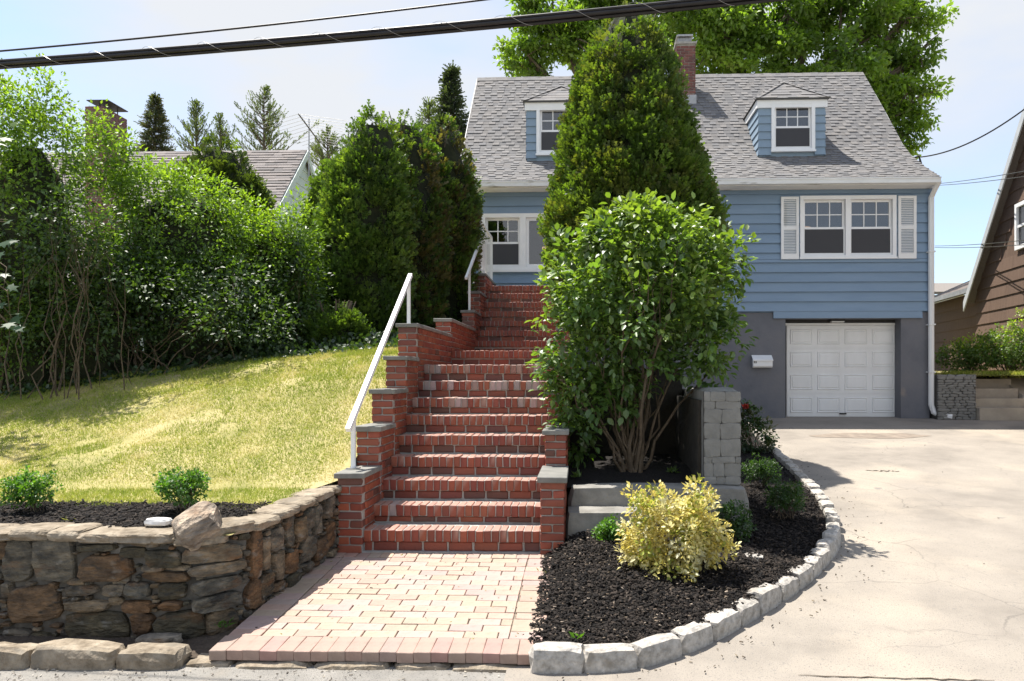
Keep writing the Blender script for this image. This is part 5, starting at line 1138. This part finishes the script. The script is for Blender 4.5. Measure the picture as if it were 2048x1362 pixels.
def shrub(name, label, cat, base, ells, ncl, per, rc, cols, size, tpl=T_LEAF, m='leaf', wid=0.6, stems=10, r0=0.018, shell=0.55, group=None, core=None, droop=0.0, topcols=None, upb=0.5, twig='twig', spread=0.05):
    """ells: [(cx,cy,cz,rx,ry,rz)] volumes that carry the leaf clumps"""
    root = empty(name, base, label, cat, group); vol = np.array([e[3]*e[4]*e[5] for e in ells])**0.67; pr_ = vol/vol.sum(); C = []
    idx = G.choice(len(ells), ncl, p=pr_)
    for i in idx:
        e = ells[i]; d = rdir(1)[0]; C.append(np.array(e[:3])+d*np.array(e[3:])*(G.uniform(shell, 1.0)))
    C = np.array(C); C[:, 2] = np.maximum(C[:, 2], base[2]+0.05); rad = rc*G.uniform(0.6, 1.4, ncl)
    pts, d, I_ = clumps(C, rad, per/rc**2, (0.2, 1.0))
    ctr = np.array([e[:3] for e in ells])[idx]; outw = unit(C-ctr+1e-6)[I_]
    dirs = d*0.7+outw*0.5+G.normal(0, 0.45, d.shape)-UP*droop; nr = UP*upb*1.6+outw*0.5+G.normal(0, 0.55, d.shape)
    cl = pal(ncl, cols, 0.16)
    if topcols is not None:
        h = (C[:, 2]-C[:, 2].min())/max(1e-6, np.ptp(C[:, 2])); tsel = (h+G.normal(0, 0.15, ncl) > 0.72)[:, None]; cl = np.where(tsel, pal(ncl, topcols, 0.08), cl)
    cc = cl[I_]*(1+G.normal(0, 0.14, (len(pts), 1))); sz = size*G.uniform(0.55, 1.25, len(pts))
    keep = pts[:, 2] > base[2]-0.02; pts, dirs, nr, sz, cc = pts[keep], dirs[keep], nr[keep], sz[keep], cc[keep]
    leaf_mesh('foliage', pts, dirs, nr, sz, sz*wid, np.clip(cc, 0.003, 0.85), tpl, M[m], root)
    mb = MB(); sel = G.choice(ncl, min(stems, ncl), replace=False)
    branches(mb, base, [C[i] for i in sel], r0, spread=spread); mb.obj('stems', M[twig], root)
    if core: lump_core('shade_core', core, root, seed=int(base[0]*10) % 7)
    return root

# big shrub in the planter
Ys = 7.1; bx = PX(1265, Ys)
def ell(px, py, rx, ry, Y, ryd=None):
    p = P(px, py, Y); k = Y/FPX; return (p.x, p.y, p.z, rx*k, (ryd if ryd else rx*0.9)*k, ry*k)
GS = [(0.085,0.155,0.034),(0.10,0.178,0.040),(0.068,0.130,0.030),(0.12,0.195,0.045),(0.092,0.152,0.04)]
shrub('leafy_shrub', 'large rounded green shrub with many bare stems, in the planter beside the stairs', 'shrub', (bx, Ys, 0.72),
      [ell(1275, 600, 172, 168, Ys), ell(1192, 690, 116, 140, Ys), ell(1375, 610, 110, 150, Ys), ell(1300, 490, 125, 80, Ys), ell(1150, 570, 76, 115, Ys), ell(1150, 780, 66, 80, Ys), ell(1145, 870, 46, 50, Ys), ell(1235, 790, 75, 55, Ys), ell(1435, 680, 55, 85, Ys), ell(1350, 455, 60, 45, Ys), ell(1200, 465, 60, 40, Ys), ell(1448, 520, 50, 75, Ys), ell(1265, 425, 50, 25, Ys), ell(1390, 740, 60, 45, Ys), ell(1330, 560, 150, 120, Ys+0.75), ell(1230, 600, 140, 120, Ys+0.75)],
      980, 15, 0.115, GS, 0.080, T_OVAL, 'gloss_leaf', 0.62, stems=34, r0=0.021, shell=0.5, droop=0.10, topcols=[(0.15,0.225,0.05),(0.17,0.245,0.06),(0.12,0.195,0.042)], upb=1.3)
# yellow variegated bush
Yy = 5.35
shrub('yellow_bush', 'bright yellow variegated bush in the dark mulch bed', 'bush', (PX(1345, Yy), Yy, 0.2),
      [ell(1345, 1065, 95, 75, Yy), ell(1290, 1090, 60, 65, Yy), ell(1400, 1050, 55, 70, Yy), ell(1310, 1010, 60, 38, Yy), ell(1395, 985, 32, 32, Yy), ell(1340, 1125, 75, 35, Yy), ell(1440, 1100, 32, 32, Yy)],
      330, 20, 0.06, [(0.66,0.58,0.22),(0.72,0.66,0.34),(0.58,0.50,0.15),(0.76,0.73,0.48),(0.36,0.40,0.08),(0.70,0.63,0.28)], 0.040, T_OVAL, 'yellow_leaf', 0.55, stems=22, r0=0.007, shell=0.5, upb=0.6)
# box shrubs
BX = [(0.075,0.175,0.026),(0.09,0.20,0.030),(0.06,0.145,0.024),(0.11,0.225,0.035)]
BXD = [(0.035,0.082,0.018),(0.045,0.10,0.02),(0.028,0.065,0.016)]
def boxwood(px0, px1, py0, py1, Y, zb, label, cols=BX, grp='small box shrubs'):
    c = P((px0+px1)/2, (py0+py1)/2, Y); k = Y/FPX; rx = (px1-px0)/2*k; rz = (py1-py0)/2*k
    shrub('box_shrub', label, 'shrub', (c.x, Y, zb), [(c.x, Y, c.z+0.03, rx*0.9, rx*0.85, rz*0.85), (c.x-rx*0.35, Y, c.z, rx*0.6, rx*0.6, rz*0.7), (c.x+rx*0.4, Y, c.z-0.01, rx*0.55, rx*0.6, rz*0.75)], 150, 16, 0.032, cols, 0.026, T_LEAF, 'leaf', 0.6, stems=14, r0=0.006, shell=0.35, group=grp, upb=0.4)
boxwood(-5, 116, 938, 1022, 5.0, 0.68, 'bright green box shrub above the stone wall at the far left edge')
boxwood(314, 422, 930, 1022, 5.0, 0.68, 'bright green box shrub above the stone wall behind the big rock')
boxwood(1190, 1255, 1032, 1112, 5.85, 0.2, 'green box shrub peeking out left of the yellow bush')
boxwood(1432, 1508, 998, 1092, 6.15, 0.2, 'green box shrub just right of the yellow bush below the cracked pillar', BXD)
boxwood(1525, 1612, 953, 1033, 7.1, 0.28, 'green box shrub nearest the kerb in the mulch bed', BXD)
boxwood(1480, 1562, 906, 978, 8.5, 0.36, 'dark green box shrub below the rose bush beside the pillar', BXD)
p = P(1512, 870, 11.0)
shrub('rose_bush', 'dark green rose bush with a red bloom beside the cracked pillar', 'bush', (p.x, 11.0, 0.5), [ell(1508, 872, 42, 52, 11.0), ell(1496, 838, 22, 30, 11.0)], 90, 16, 0.07, [(0.03,0.065,0.025),(0.04,0.08,0.03),(0.05,0.06,0.03)], 0.06, T_OVAL, 'gloss_leaf', 0.6, stems=14, r0=0.01)
rose = empty('rose_flower', P(1490, 815, 10.9), 'small red rose bloom on the bush beside the pillar', 'flower')
q = P(1490, 815, 10.9); leaf_mesh('petals', np.array(q)+rdir(26)*0.035, rdir(26)+UP, rdir(26), np.full(26, 0.05), 0.045, pal(26, [(0.35,0.03,0.03),(0.25,0.02,0.02)]), T_OVAL, M['leaf'], rose)

# hedge along the left boundary: a row of overgrown shrubs
HG = [(0.085,0.155,0.028),(0.105,0.182,0.032),(0.064,0.122,0.025),(0.12,0.20,0.036)]
HD = [(0.045,0.088,0.022),(0.058,0.105,0.025),(0.036,0.070,0.019)]
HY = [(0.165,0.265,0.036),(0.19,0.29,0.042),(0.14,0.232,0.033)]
def hedge(label, px, Y, ells, ncl, cols=HG, top=HY, size=0.060, per=29, rc=0.17, stems=14, zb=None, name='hedge_shrub', r0=0.013, core=True):
    b = (PX(px, Y), Y, zb if zb is not None else lawn_z(PX(px, Y), Y)); E = [ell(*e, Y) for e in ells]
    cr = None
    if core:
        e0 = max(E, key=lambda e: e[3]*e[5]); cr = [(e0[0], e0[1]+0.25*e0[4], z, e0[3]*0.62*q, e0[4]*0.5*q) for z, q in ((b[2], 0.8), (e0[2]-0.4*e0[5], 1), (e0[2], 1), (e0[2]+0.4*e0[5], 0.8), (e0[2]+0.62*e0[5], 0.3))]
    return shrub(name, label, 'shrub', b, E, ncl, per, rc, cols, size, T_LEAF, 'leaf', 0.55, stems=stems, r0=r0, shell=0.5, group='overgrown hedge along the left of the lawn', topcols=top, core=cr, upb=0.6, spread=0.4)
hedge('tall leafy hedge shrub at the far left reaching up to the cable', 40, 8.8, [(40, 470, 120, 300), (60, 300, 105, 130), (20, 240, 70, 90), (95, 210, 45, 80), (70, 170, 24, 45), (150, 280, 40, 60), (30, 640, 130, 130), (-40, 400, 120, 250)], 620, stems=12)
hedge('hedge shrub with upright shoots in front of the brick chimney', 200, 9.4, [(205, 440, 90, 130), (215, 300, 38, 85), (185, 270, 25, 60), (258, 330, 34, 65), (190, 600, 110, 120)], 330, stems=12)
hedge('bright yellow green hedge shrub below the neighbour roof', 350, 9.9, [(350, 470, 150, 140), (300, 385, 80, 70), (400, 400, 85, 75), (345, 600, 140, 110), (455, 480, 60, 90)], 480, stems=12)
hedge('light green hedge shrub between the yellow green one and the dark arborvitae', 545, 10.4, [(545, 520, 85, 110), (590, 470, 45, 75), (500, 450, 50, 60), (560, 610, 85, 80)], 300, cols=HG, stems=10, size=0.065)
hedge('dense dark hedge shrub low at the foot of the hedge near the far left', 130, 9.0, [(150, 650, 150, 90), (40, 650, 120, 110), (170, 540, 130, 100), (30, 520, 110, 110)], 420, HD, None, 0.062, 26, 0.17, 12, r0=0.01)
hedge('dense dark hedge shrub low in the middle of the hedge', 380, 9.6, [(380, 650, 160, 75), (300, 570, 130, 90), (430, 570, 110, 90), (500, 650, 110, 60)], 440, HD, None, 0.062, 26, 0.17, 12, r0=0.01)
hedge('dark hedge shrub low beside the rounded conifer', 575, 10.2, [(570, 650, 65, 50), (600, 580, 50, 80), (530, 600, 60, 80)], 200, HD, None, 0.07, 20, 0.16, 8, r0=0.01)
hedge('bare brown lower shrub with twiggy stems at the hedge foot', 300, 9.0, [(300, 600, 190, 90), (130, 590, 110, 100), (480, 630, 130, 60)], 230, HD, None, 0.06, 14, 0.16, 20, core=False, r0=0.008)
hedge('wispy twig shrub with fan of bare stems in front of the left hedge', 120, 8.3, [(150, 450, 85, 70), (90, 470, 60, 90), (190, 480, 40, 60)], 110, HD, None, 0.06, 12, 0.13, 18, core=False, r0=0.010)
# ivy carpet at the hedge foot
n = 7000; u = G.uniform(0, 1, n); xx = -9.5+7.3*u; yy = 8.55+G.uniform(-0.5, 1.3, n)+1.55*u**1.4
zz = np.array([lawn_z(a, b) for a, b in zip(xx, yy)])+G.uniform(0.02, 0.30, n)*np.clip((yy-8.1-1.55*u**1.4)*1.6, 0.15, 1)*np.where(u < 0.45, 1.4, 0.7)
leaf_mesh('ivy_ground_cover', np.stack([xx, yy, zz], 1), rdir(n)+np.array([0, -0.6, -0.3]), UP*0.8+rdir(n)+np.array([0, -0.5, 0]), G.uniform(0.05, 0.085, n), G.uniform(0.05, 0.075, n), pal(n, [(0.03,0.065,0.022),(0.04,0.08,0.026),(0.025,0.05,0.018)]), T_LEAF, M['gloss_leaf'], label='dark ivy carpet at the foot of the hedge', cat='ivy', kind='stuff')
# maple bough hanging in at the far left
mp_ = empty('maple_branch', P(-30, 300, 7.4), 'maple branch with large pale green leaves at the left edge', 'branch')
n = 46; base_ = np.array([P(G.uniform(-60, 30), y_, 7.4+G.uniform(-0.3, 0.3)) for y_ in np.concatenate([G.uniform(225, 290, 18), G.uniform(440, 660, 28)])])
T_MAPLE = (np.array([(0,0,0),(-0.28,0.12,0.02),(-0.55,0.1,0.0),(-0.32,0.38,0.03),(-0.62,0.62,0.0),(-0.2,0.62,0.03),(0,1,-0.05),(0.2,0.62,0.03),(0.62,0.62,0),(0.32,0.38,0.03),(0.55,0.1,0),(0.28,0.12,0.02)]), [(0,1,3),(1,2,3),(3,4,5),(0,3,5),(0,5,7),(5,6,7),(0,7,9),(7,8,9),(0,9,11),(9,10,11)])
leaf_mesh('leaves', base_, rdir(n)*0.5+np.array([0.5, -0.4, -0.5]), rdir(n)*0.4+np.array([0, -0.6, 0.9]), G.uniform(0.09, 0.14, n), G.uniform(0.09, 0.14, n), np.where((np.arange(n) < 18)[:, None], pal(n, [(0.11,0.19,0.03),(0.095,0.165,0.028)]), pal(n, [(0.03,0.075,0.032),(0.038,0.085,0.036)])), T_MAPLE, M['leaf'], mp_)
mb = MB(); branches(mb, P(-90, 420, 7.5), [tuple(b) for b in base_[::3]], 0.02); mb.obj('twigs', M['twig'], mp_)

# small plants
def sprig(px, py, Y, z, label, n=9, size=0.05, cols=BX):
    c = P(px, py, Y); o = leaf_mesh('weed', np.array([(c.x, Y, z)]*n)+G.normal(0, 0.02, (n, 3))*[1, 1, 0.2], rdir(n)*0.8+UP*0.8, rdir(n)+UP, G.uniform(0.6, 1.2, n)*size, size*0.35, pal(n, cols), T_LEAF, M['leaf']); return tag(o, label, 'weed', 'stray weeds')
sprig(447, 1262, 4.5, 0.10, 'small green weed at the foot of the stone wall corner', 12, 0.05)
sprig(1153, 1305, 4.3, 0.13, 'tiny green weed growing between the kerb stones')
sprig(137, 1035, 4.75, 0.68, 'tuft of grass in the mulch left of the white rock', 10, 0.06, [(0.25,0.25,0.08)])
sprig(1088, 1146, 5.5, 0.18, 'little weed at the right edge of the brick walk', 12, 0.03, [(0.20,0.22,0.06)])
sprig(1155, 930, 6.8, 0.72, 'low weed in the planter beside the brick wall', 26, 0.07, [(0.10,0.16,0.04)])
sprig(1345, 940, 7.0, 0.74, 'low weed in the planter in front of the pillar', 18, 0.07, [(0.10,0.16,0.04)])

# right hedge
def hedge_r(label, ells, base, ncl):
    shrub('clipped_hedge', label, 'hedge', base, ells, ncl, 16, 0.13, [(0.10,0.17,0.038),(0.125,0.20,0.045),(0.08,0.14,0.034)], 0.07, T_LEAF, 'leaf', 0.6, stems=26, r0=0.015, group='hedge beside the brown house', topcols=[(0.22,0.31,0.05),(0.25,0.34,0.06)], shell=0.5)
Yr = 17.0
hedge_r('lower hedge section against the brown house next to the downspout', [ell(1920, 712, 48, 30, 17.4), ell(1960, 705, 40, 35, 17.4)], (PX(1935, 17.4), 17.4, 1.68), 220)
hedge_r('taller hedge section at the right edge in front of the brown house', [ell(2010, 695, 60, 45, 16.9), ell(2065, 680, 55, 60, 16.9), ell(2040, 700, 60, 40, 16.9)], (PX(2020, 16.9), 16.9, 1.68), 300)

# ------------------------------------------------------------------ big tree behind the house
def broad_tree(name, label, trunk, ells, ncl, per, rc, cols, size, group=None):
    root = empty(name, trunk[0], label, 'tree', group)
    C = []; vol = np.array([e[3]*e[4]*e[5] for e in ells])**0.67; idx = G.choice(len(ells), ncl, p=vol/vol.sum())
    for i in idx: e = ells[i]; C.append(np.array(e[:3])+rdir(1)[0]*np.array(e[3:])*G.uniform(0.35, 1.0))
    C = np.array(C); rad = rc*G.uniform(0.55, 1.35, ncl); pts, d, I_ = clumps(C, rad, per/rc**2, (0.15, 1.0))
    pts[:, 2] = C[I_, 2]+(pts[:, 2]-C[I_, 2])*0.65
    cc = pal(ncl, cols, 0.10)[I_]*(1+G.normal(0, 0.12, (len(pts), 1))); sz = size*G.uniform(0.6, 1.3, len(pts))
    leaf_mesh('crown', pts, d*0.6+G.normal(0, 0.5, d.shape)-UP*0.15, UP*0.9+G.normal(0, 0.6, d.shape), sz, sz*0.62, np.clip(cc, 0.003, 0.8), T_LEAF, M['oak_leaf'], root)
    mb = MB(); tp = [Vector(t_) for t_ in trunk]; mb.tube(tp, [0.42, 0.36, 0.28][:len(tp)], 10)
    for e in ells:
        c = Vector(e[:3]); mid = tp[-1].lerp(c, 0.5)+Vector((0, 0, 0.6)); mb.tube([tp[-1]-Vector((0, 0, 0.4)), mid, c], [0.2, 0.13, 0.07], 7)
        for k in range(9):
            q = c+Vector([R.uniform(-0.9, 0.9)*e[3], R.uniform(-0.9, 0.9)*e[4], R.uniform(-0.8, 0.9)*e[5]]); mb.tube([mid.lerp(c, R.uniform(0.3, 1)), c.lerp(q, 0.5)+Vector((0, 0, 0.2)), q], [0.06, 0.04, 0.012], 5)
    mb.obj('trunk', M['bark'], root); return root
YT = 28.0
OK_ = [(0.125,0.205,0.036),(0.145,0.23,0.042),(0.10,0.172,0.032),(0.165,0.25,0.048)]
tk = PX(1560, YT)
broad_tree('oak_tree', 'big leafy deciduous tree filling the sky behind the right half of the roof', [(tk, YT, 1.5), (tk+0.2, YT, 6.5), (tk, YT, 9.5)],
           [ell(1560, 40, 170, 130, YT), ell(1440, 90, 110, 90, YT), ell(1700, 60, 130, 95, YT), ell(1790, 150, 66, 60, YT), ell(1825, 215, 62, 48, YT), ell(1770, 262, 60, 48, YT), ell(1805, 285, 40, 26, YT), ell(1840, 120, 40, 50, YT), ell(1830, 30, 45, 45, YT), ell(1400, -20, 120, 80, YT), ell(1650, -60, 200, 60, YT), ell(1600, 170, 160, 60, YT), ell(1700, 200, 90, 70, YT)],
           470, 140, 0.52, OK_, 0.20)
YT2 = 30.0; tk = PX(1230, YT2)
broad_tree('oak_tree', 'leafy tree behind the left half of the roof beside the tall arborvitae', [(tk, YT2, 1.5), (tk-0.2, YT2, 7), (tk, YT2, 10)],
           [ell(1130, 85, 95, 70, YT2), ell(1060, 125, 72, 36, YT2), ell(1080, 20, 65, 45, YT2), ell(1180, 40, 70, 70, YT2), ell(1225, -10, 90, 70, YT2), ell(1340, 40, 80, 60, YT2)], 200, 125, 0.52, OK_, 0.20)

# ------------------------------------------------------------------ far conifers
def spruce(label, px, pyt, pyb, wpx, Y, cols, sparse=1.0, upt=0.15, name='spruce_tree', tiers=16, group='far conifers behind the roofs'):
    top = P(px, pyt, Y); H = top.z-1.5; root = empty(name, (top.x, Y, 1.5), label, 'tree', group); MB().tube([(top.x, Y, 1.5), (top.x, Y, top.z)], [0.22, 0.02], 6).obj('trunk', M['bark'], root)
    vis = (pyb-pyt)/FPX*Y; wmax = wpx/FPX*Y; pts, dr = [], []; mb = MB()
    nt_ = int(tiers*1.6)
    for t_ in range(nt_):
        f = (t_+0.6)/nt_*1.35; z = top.z-vis*f; rr = wmax*min(1.3, f)*R.uniform(0.6, 1.2)
        for k in range(int(7*sparse)+R.randint(0, 2)):
            a = R.uniform(0, 6.28); L_ = rr*R.uniform(0.5, 1.25); tip = Vector((top.x+math.cos(a)*L_, Y+math.sin(a)*L_, z+L_*upt*R.uniform(0.5, 1.4))); b = Vector((top.x, Y, z)); mb.tube([b, tip], [0.03, 0.008], 4)
            m_ = int((26 if upt < 0.3 else 15)*max(0.4, L_))
            for q in range(m_):
                u_ = R.uniform(0.25, 1.05); c = b.lerp(tip, u_); pts.append((c.x+R.gauss(0, 0.05), c.y+R.gauss(0, 0.05), c.z+R.gauss(0, 0.04))); dd = (tip-b).normalized(); dr.append((dd.x+R.gauss(0, 0.5), dd.y+R.gauss(0, 0.5), dd.z+R.gauss(0.15+upt, 0.4)))
    n = len(pts); leaf_mesh('needles', np.array(pts), np.array(dr), rdir(n), G.uniform(0.18, 0.38, n), G.uniform(0.06, 0.10, n), pal(n, cols), T_SPRAY, M['conifer'], root); mb.obj('boughs', M['bark'], root, kind='stuff')
SB = [(0.055,0.075,0.06),(0.07,0.085,0.06),(0.085,0.08,0.05)]; PG = [(0.085,0.12,0.06),(0.105,0.14,0.075),(0.07,0.10,0.05)]
spruce('dark blue spruce standing behind the neighbour roof right of the brick chimney', 310, 193, 300, 36, 42, SB, 1.5, 0.05)
spruce('tall pale pine with upright candles behind the neighbour roof', 528, 176, 300, 62, 38, PG, 0.7, 0.75, 'pine_tree', 12)
spruce('thin pine with upright tips left of the tall pale pine', 393, 208, 300, 36, 38, PG, 0.6, 0.9, 'pine_tree', 10)
spruce('small thin pine between the two taller pines', 440, 234, 300, 26, 38, PG, 0.5, 0.9, 'pine_tree', 8)
spruce('dark spruce rising beside the left edge of the blue roof', 903, 138, 260, 40, 30, [(0.04,0.06,0.045),(0.05,0.07,0.05)], 1.5, 0.05)
spruce('pale pine tops behind the TV aerial', 655, 262, 330, 40, 36, PG, 0.6, 0.7, 'pine_tree', 9)
spruce('small pine just left of the dark spruce by the blue roof', 858, 205, 280, 34, 33, PG, 0.8, 0.5, 'pine_tree', 9)

# ================================================================== MULCH, GRASS, LITTER
def mulch_z(x, y):
    g_ = drive_z(x, y); f = g_+0.09+0.16*ss(2.2, 0.3, x)*ss(4.2, 5.8, y)+0.02*vnoise(x, y, 3, 4)
    if y < 6.1: f = lerp(walk_z(y)+0.004, f, ss(WXR-0.08, WXR+0.24, x+0.05*vnoise(x, y, 5, 1)))
    return f
kx = [p.x for p in kp]; ky = [p.y for p in kp]
def bed_right(y):      # inner edge of the kerb
    pts_ = [(b, a) for a, b in zip(kx, ky)]; pts_ = sorted(pts_[9:]); lo_ = sorted([(b, a) for a, b in zip(kx, ky)][:10])
    return interp(y, [p_[0] for p_ in lo_+pts_], [p_[1] for p_ in lo_+pts_])-0.07
def in_bed(x, y):
    if y < 4.22 or y > 15.3: return False
    lx_ = WXR+0.01 if y < 6.05 else (1.30 if y > 6.35 else 0.55)
    if y > 6.3: lx_ = 1.38
    return lx_ < x < bed_right(y)
mb = MB(); ny = 70
for j in range(ny):
    y0, y1 = lerp(4.15, 15.4, j/ny), lerp(4.15, 15.4, (j+1)/ny)
    for i in range(12):
        q = []
        for (yy_, ii) in ((y0, i), (y0, i+1), (y1, i+1), (y1, i)):
            lx_ = WXR-0.015 if yy_ < 6.3 else 1.30; x = lerp(lx_, max(lx_+0.02, bed_right(yy_)+0.05), ii/12); q.append((x, yy_, mulch_z(x, yy_)-0.02))
        mb.add(q, [(0, 1, 2, 3)])
mb.obj('mulch_bed', M['mulch_base'], kind='structure')
def lmulch(x, y): return 0.655+0.035*ss(4.5, 5.3, y)+0.015*vnoise(x, y, 4, 6)
sheet('wall_bed', -8, WXC-0.16, 4.52, 5.30, 60, 10, lambda x, y: lmulch(x, y)+0.02, M['mulch_base'], kind='structure')
def chips(name, pts, label, kind='stuff', sl=(0.012, 0.042), cols=None):
    pts = np.array(pts); n = len(pts); T = np.array([(-0.5,0,-0.3),(0.5,0,-0.3),(0.5,1,-0.3),(-0.5,1,-0.3),(-0.4,0.05,0.3),(0.4,0.05,0.3),(0.35,0.95,0.3),(-0.35,0.95,0.3)])
    F = [(4,5,6),(4,6,7),(0,1,5),(0,5,4),(1,2,6),(1,6,5),(2,3,7),(2,7,6),(3,0,4),(3,4,7)]
    sz = G.uniform(*sl, n); ang = G.uniform(0, 6.28, n); d = np.stack([np.cos(ang), np.sin(ang), G.normal(0, 0.28, n)], 1); 
    return leaf_mesh(name, pts, d, UP+G.normal(0, 0.35, (n, 3)), sz, sz*G.uniform(0.18, 0.4, n), pal(n, cols or [(0.009,0.007,0.006),(0.013,0.010,0.008),(0.006,0.005,0.005),(0.022,0.017,0.014),(0.040,0.031,0.025)], 0.25), (T*np.array([1,1,0.35]), F), M['chip'], label=label, cat='mulch', kind=kind)
pts = []
while len(pts) < 26000:
    y = R.uniform(4.2, 15) if R.random() < 0.2 else R.uniform(4.2, 8.5); x = R.uniform(-0.3, 3.0)
    if in_bed(x, y): pts.append((x, y, mulch_z(x, y)-0.012+R.uniform(0, 0.02)))
    elif y < 6.0 and WXR-0.10+0.06*vnoise(0, y, 4, 2) < x < WXR+0.05 and R.random() < 0.8: pts.append((x, y, max(mulch_z(x, y), walk_z(y))+R.uniform(0, 0.012)))
chips('mulch_chips', pts, 'dark shredded bark mulch in the curved bed beside the driveway')
chips('mulch_chips', [(R.uniform(-4.8, WXC-0.15), y, 0) for y in ()] or [(x, y, lmulch(x, y)+0.012+R.uniform(0, 0.02)) for x, y in ((R.uniform(-4.9, WXC-0.16), R.uniform(4.60, 5.32)) for _ in range(7000))], 'dark bark mulch strip along the top of the stone wall')
# pale chips and stray litter
chips('pale_litter', [(x, y, mulch_z(x, y)+0.012) for x, y in ((R.uniform(-0.2, 1.0), R.uniform(4.3, 6.2)) for _ in range(520)) if in_bed(x, y)], 'pale wood flecks scattered over the curved mulch bed', sl=(0.006, 0.024), cols=[(0.16,0.125,0.09),(0.11,0.085,0.06),(0.28,0.23,0.18),(0.08,0.06,0.045)])
dl_ = [(x, y, drive_z(x, y)+0.010) for x, y in ((R.uniform(0.5, 7), R.uniform(4.2, 13)) for _ in range(60)) if x > bed_right(y)+0.2]
for a, b in KERB: dl_ += [(a+R.gauss(0.15, 0.12)+0.05, b-R.uniform(0.0, 0.2), drive_z(a, b)+0.010) for _ in range(7)]
chips('driveway_litter', dl_, 'bits of bark and leaf litter strewn on the driveway', sl=(0.006, 0.026), cols=[(0.05,0.04,0.03),(0.10,0.08,0.06),(0.16,0.13,0.09)])
chips('street_grit', [(R.uniform(-4.2, 4.5), R.uniform(3.6, 4.12), 0.006) for _ in range(1500)], 'loose grit and leaf bits along the street edge', sl=(0.006, 0.022), cols=[(0.30,0.27,0.22),(0.15,0.13,0.11),(0.40,0.37,0.32),(0.10,0.085,0.07)])
chips('walk_litter', [(R.uniform(WXL+0.1, WXR-0.1), y, walk_z(y)+0.004) for y in [R.uniform(4.2, 5.95) for _ in range(60)]], 'tiny dark bits of litter on the brick walk', sl=(0.006, 0.022), cols=[(0.06,0.05,0.04),(0.2,0.2,0.06)])

# grass blades
def grass(name, n, xr, yr, zf, label, keep, hgt=(0.018, 0.042), wd=0.0048):
    x = G.uniform(*xr, n); u_ = G.uniform(0, 1, n); y = yr[0]+(yr[1]-yr[0])*u_**1.35; k = np.array([keep(a, b) for a, b in zip(x, y)]); x, y = x[k], y[k]; n = len(x)
    z = np.array([zf(a, b) for a, b in zip(x, y)]); 
    p1 = np.array([mnoise.noise(Vector((a*1.3, b*1.3, 4))) + 0.6*mnoise.noise(Vector((a*3.4, b*3.4, 9))) + 0.35*mnoise.noise(Vector((a*9, b*9, 2))) for a, b in zip(x, y)])+G.normal(0, 0.22, n)
    green = np.array([0.24,0.31,0.055]); lime = np.array([0.36,0.40,0.085]); straw = np.array([0.52,0.46,0.22]); t1 = np.clip((p1+0.35)/0.5, 0, 1)[:, None]; t2 = np.clip((p1-0.15)/0.45, 0, 1)[:, None]
    c = (green*(1-t1)+lime*t1)*(1-t2)+straw*t2; c = c*(1+G.normal(0, 0.12, (n, 1)))
    h = G.uniform(*hgt, n)*np.where(p1 > 0.35, 0.65, 1.0); d = UP*0.8+G.normal(0, 0.6, (n, 3)); far = np.clip((y-5)/5, 0, 1)
    leaf_mesh(name, np.stack([x, y, z-0.004], 1), d, rdir(n)+np.array([0, -0.5, 0.3]), h*(1+0.3*far), wd*(1+0.9*far), np.clip(c, 0.01, 0.8), T_BLADE, M['grass'], label=label, cat='grass', kind='stuff')
def on_lawn(x, y):
    if x > (-2.04 if y > 5.97 else -2.30+0.10*(y-4.7)): return False
    b = 5.2+0.10*vnoise(x, 0, 3, 5)
    if x > -2.75 and y > 5.0+(-2.2-x)*0.5: return True
    if y < b: return False
    if vnoise(x, y, 2.2, 12) > 0.42 and R.random() < 0.7: return False
    return True
grass('lawn_grass', 300000, (-8.3, -2.0), (4.95, 10.3), lawn_z, 'sunlit yellow green lawn with straw patches sloping up to the hedge', on_lawn)
grass('side_grass', 9000, (8.0, 11.5), (15.9, 17.2), side_z, 'strip of dry grass in front of the right hedge', lambda x, y: True, (0.05, 0.10), 0.012)
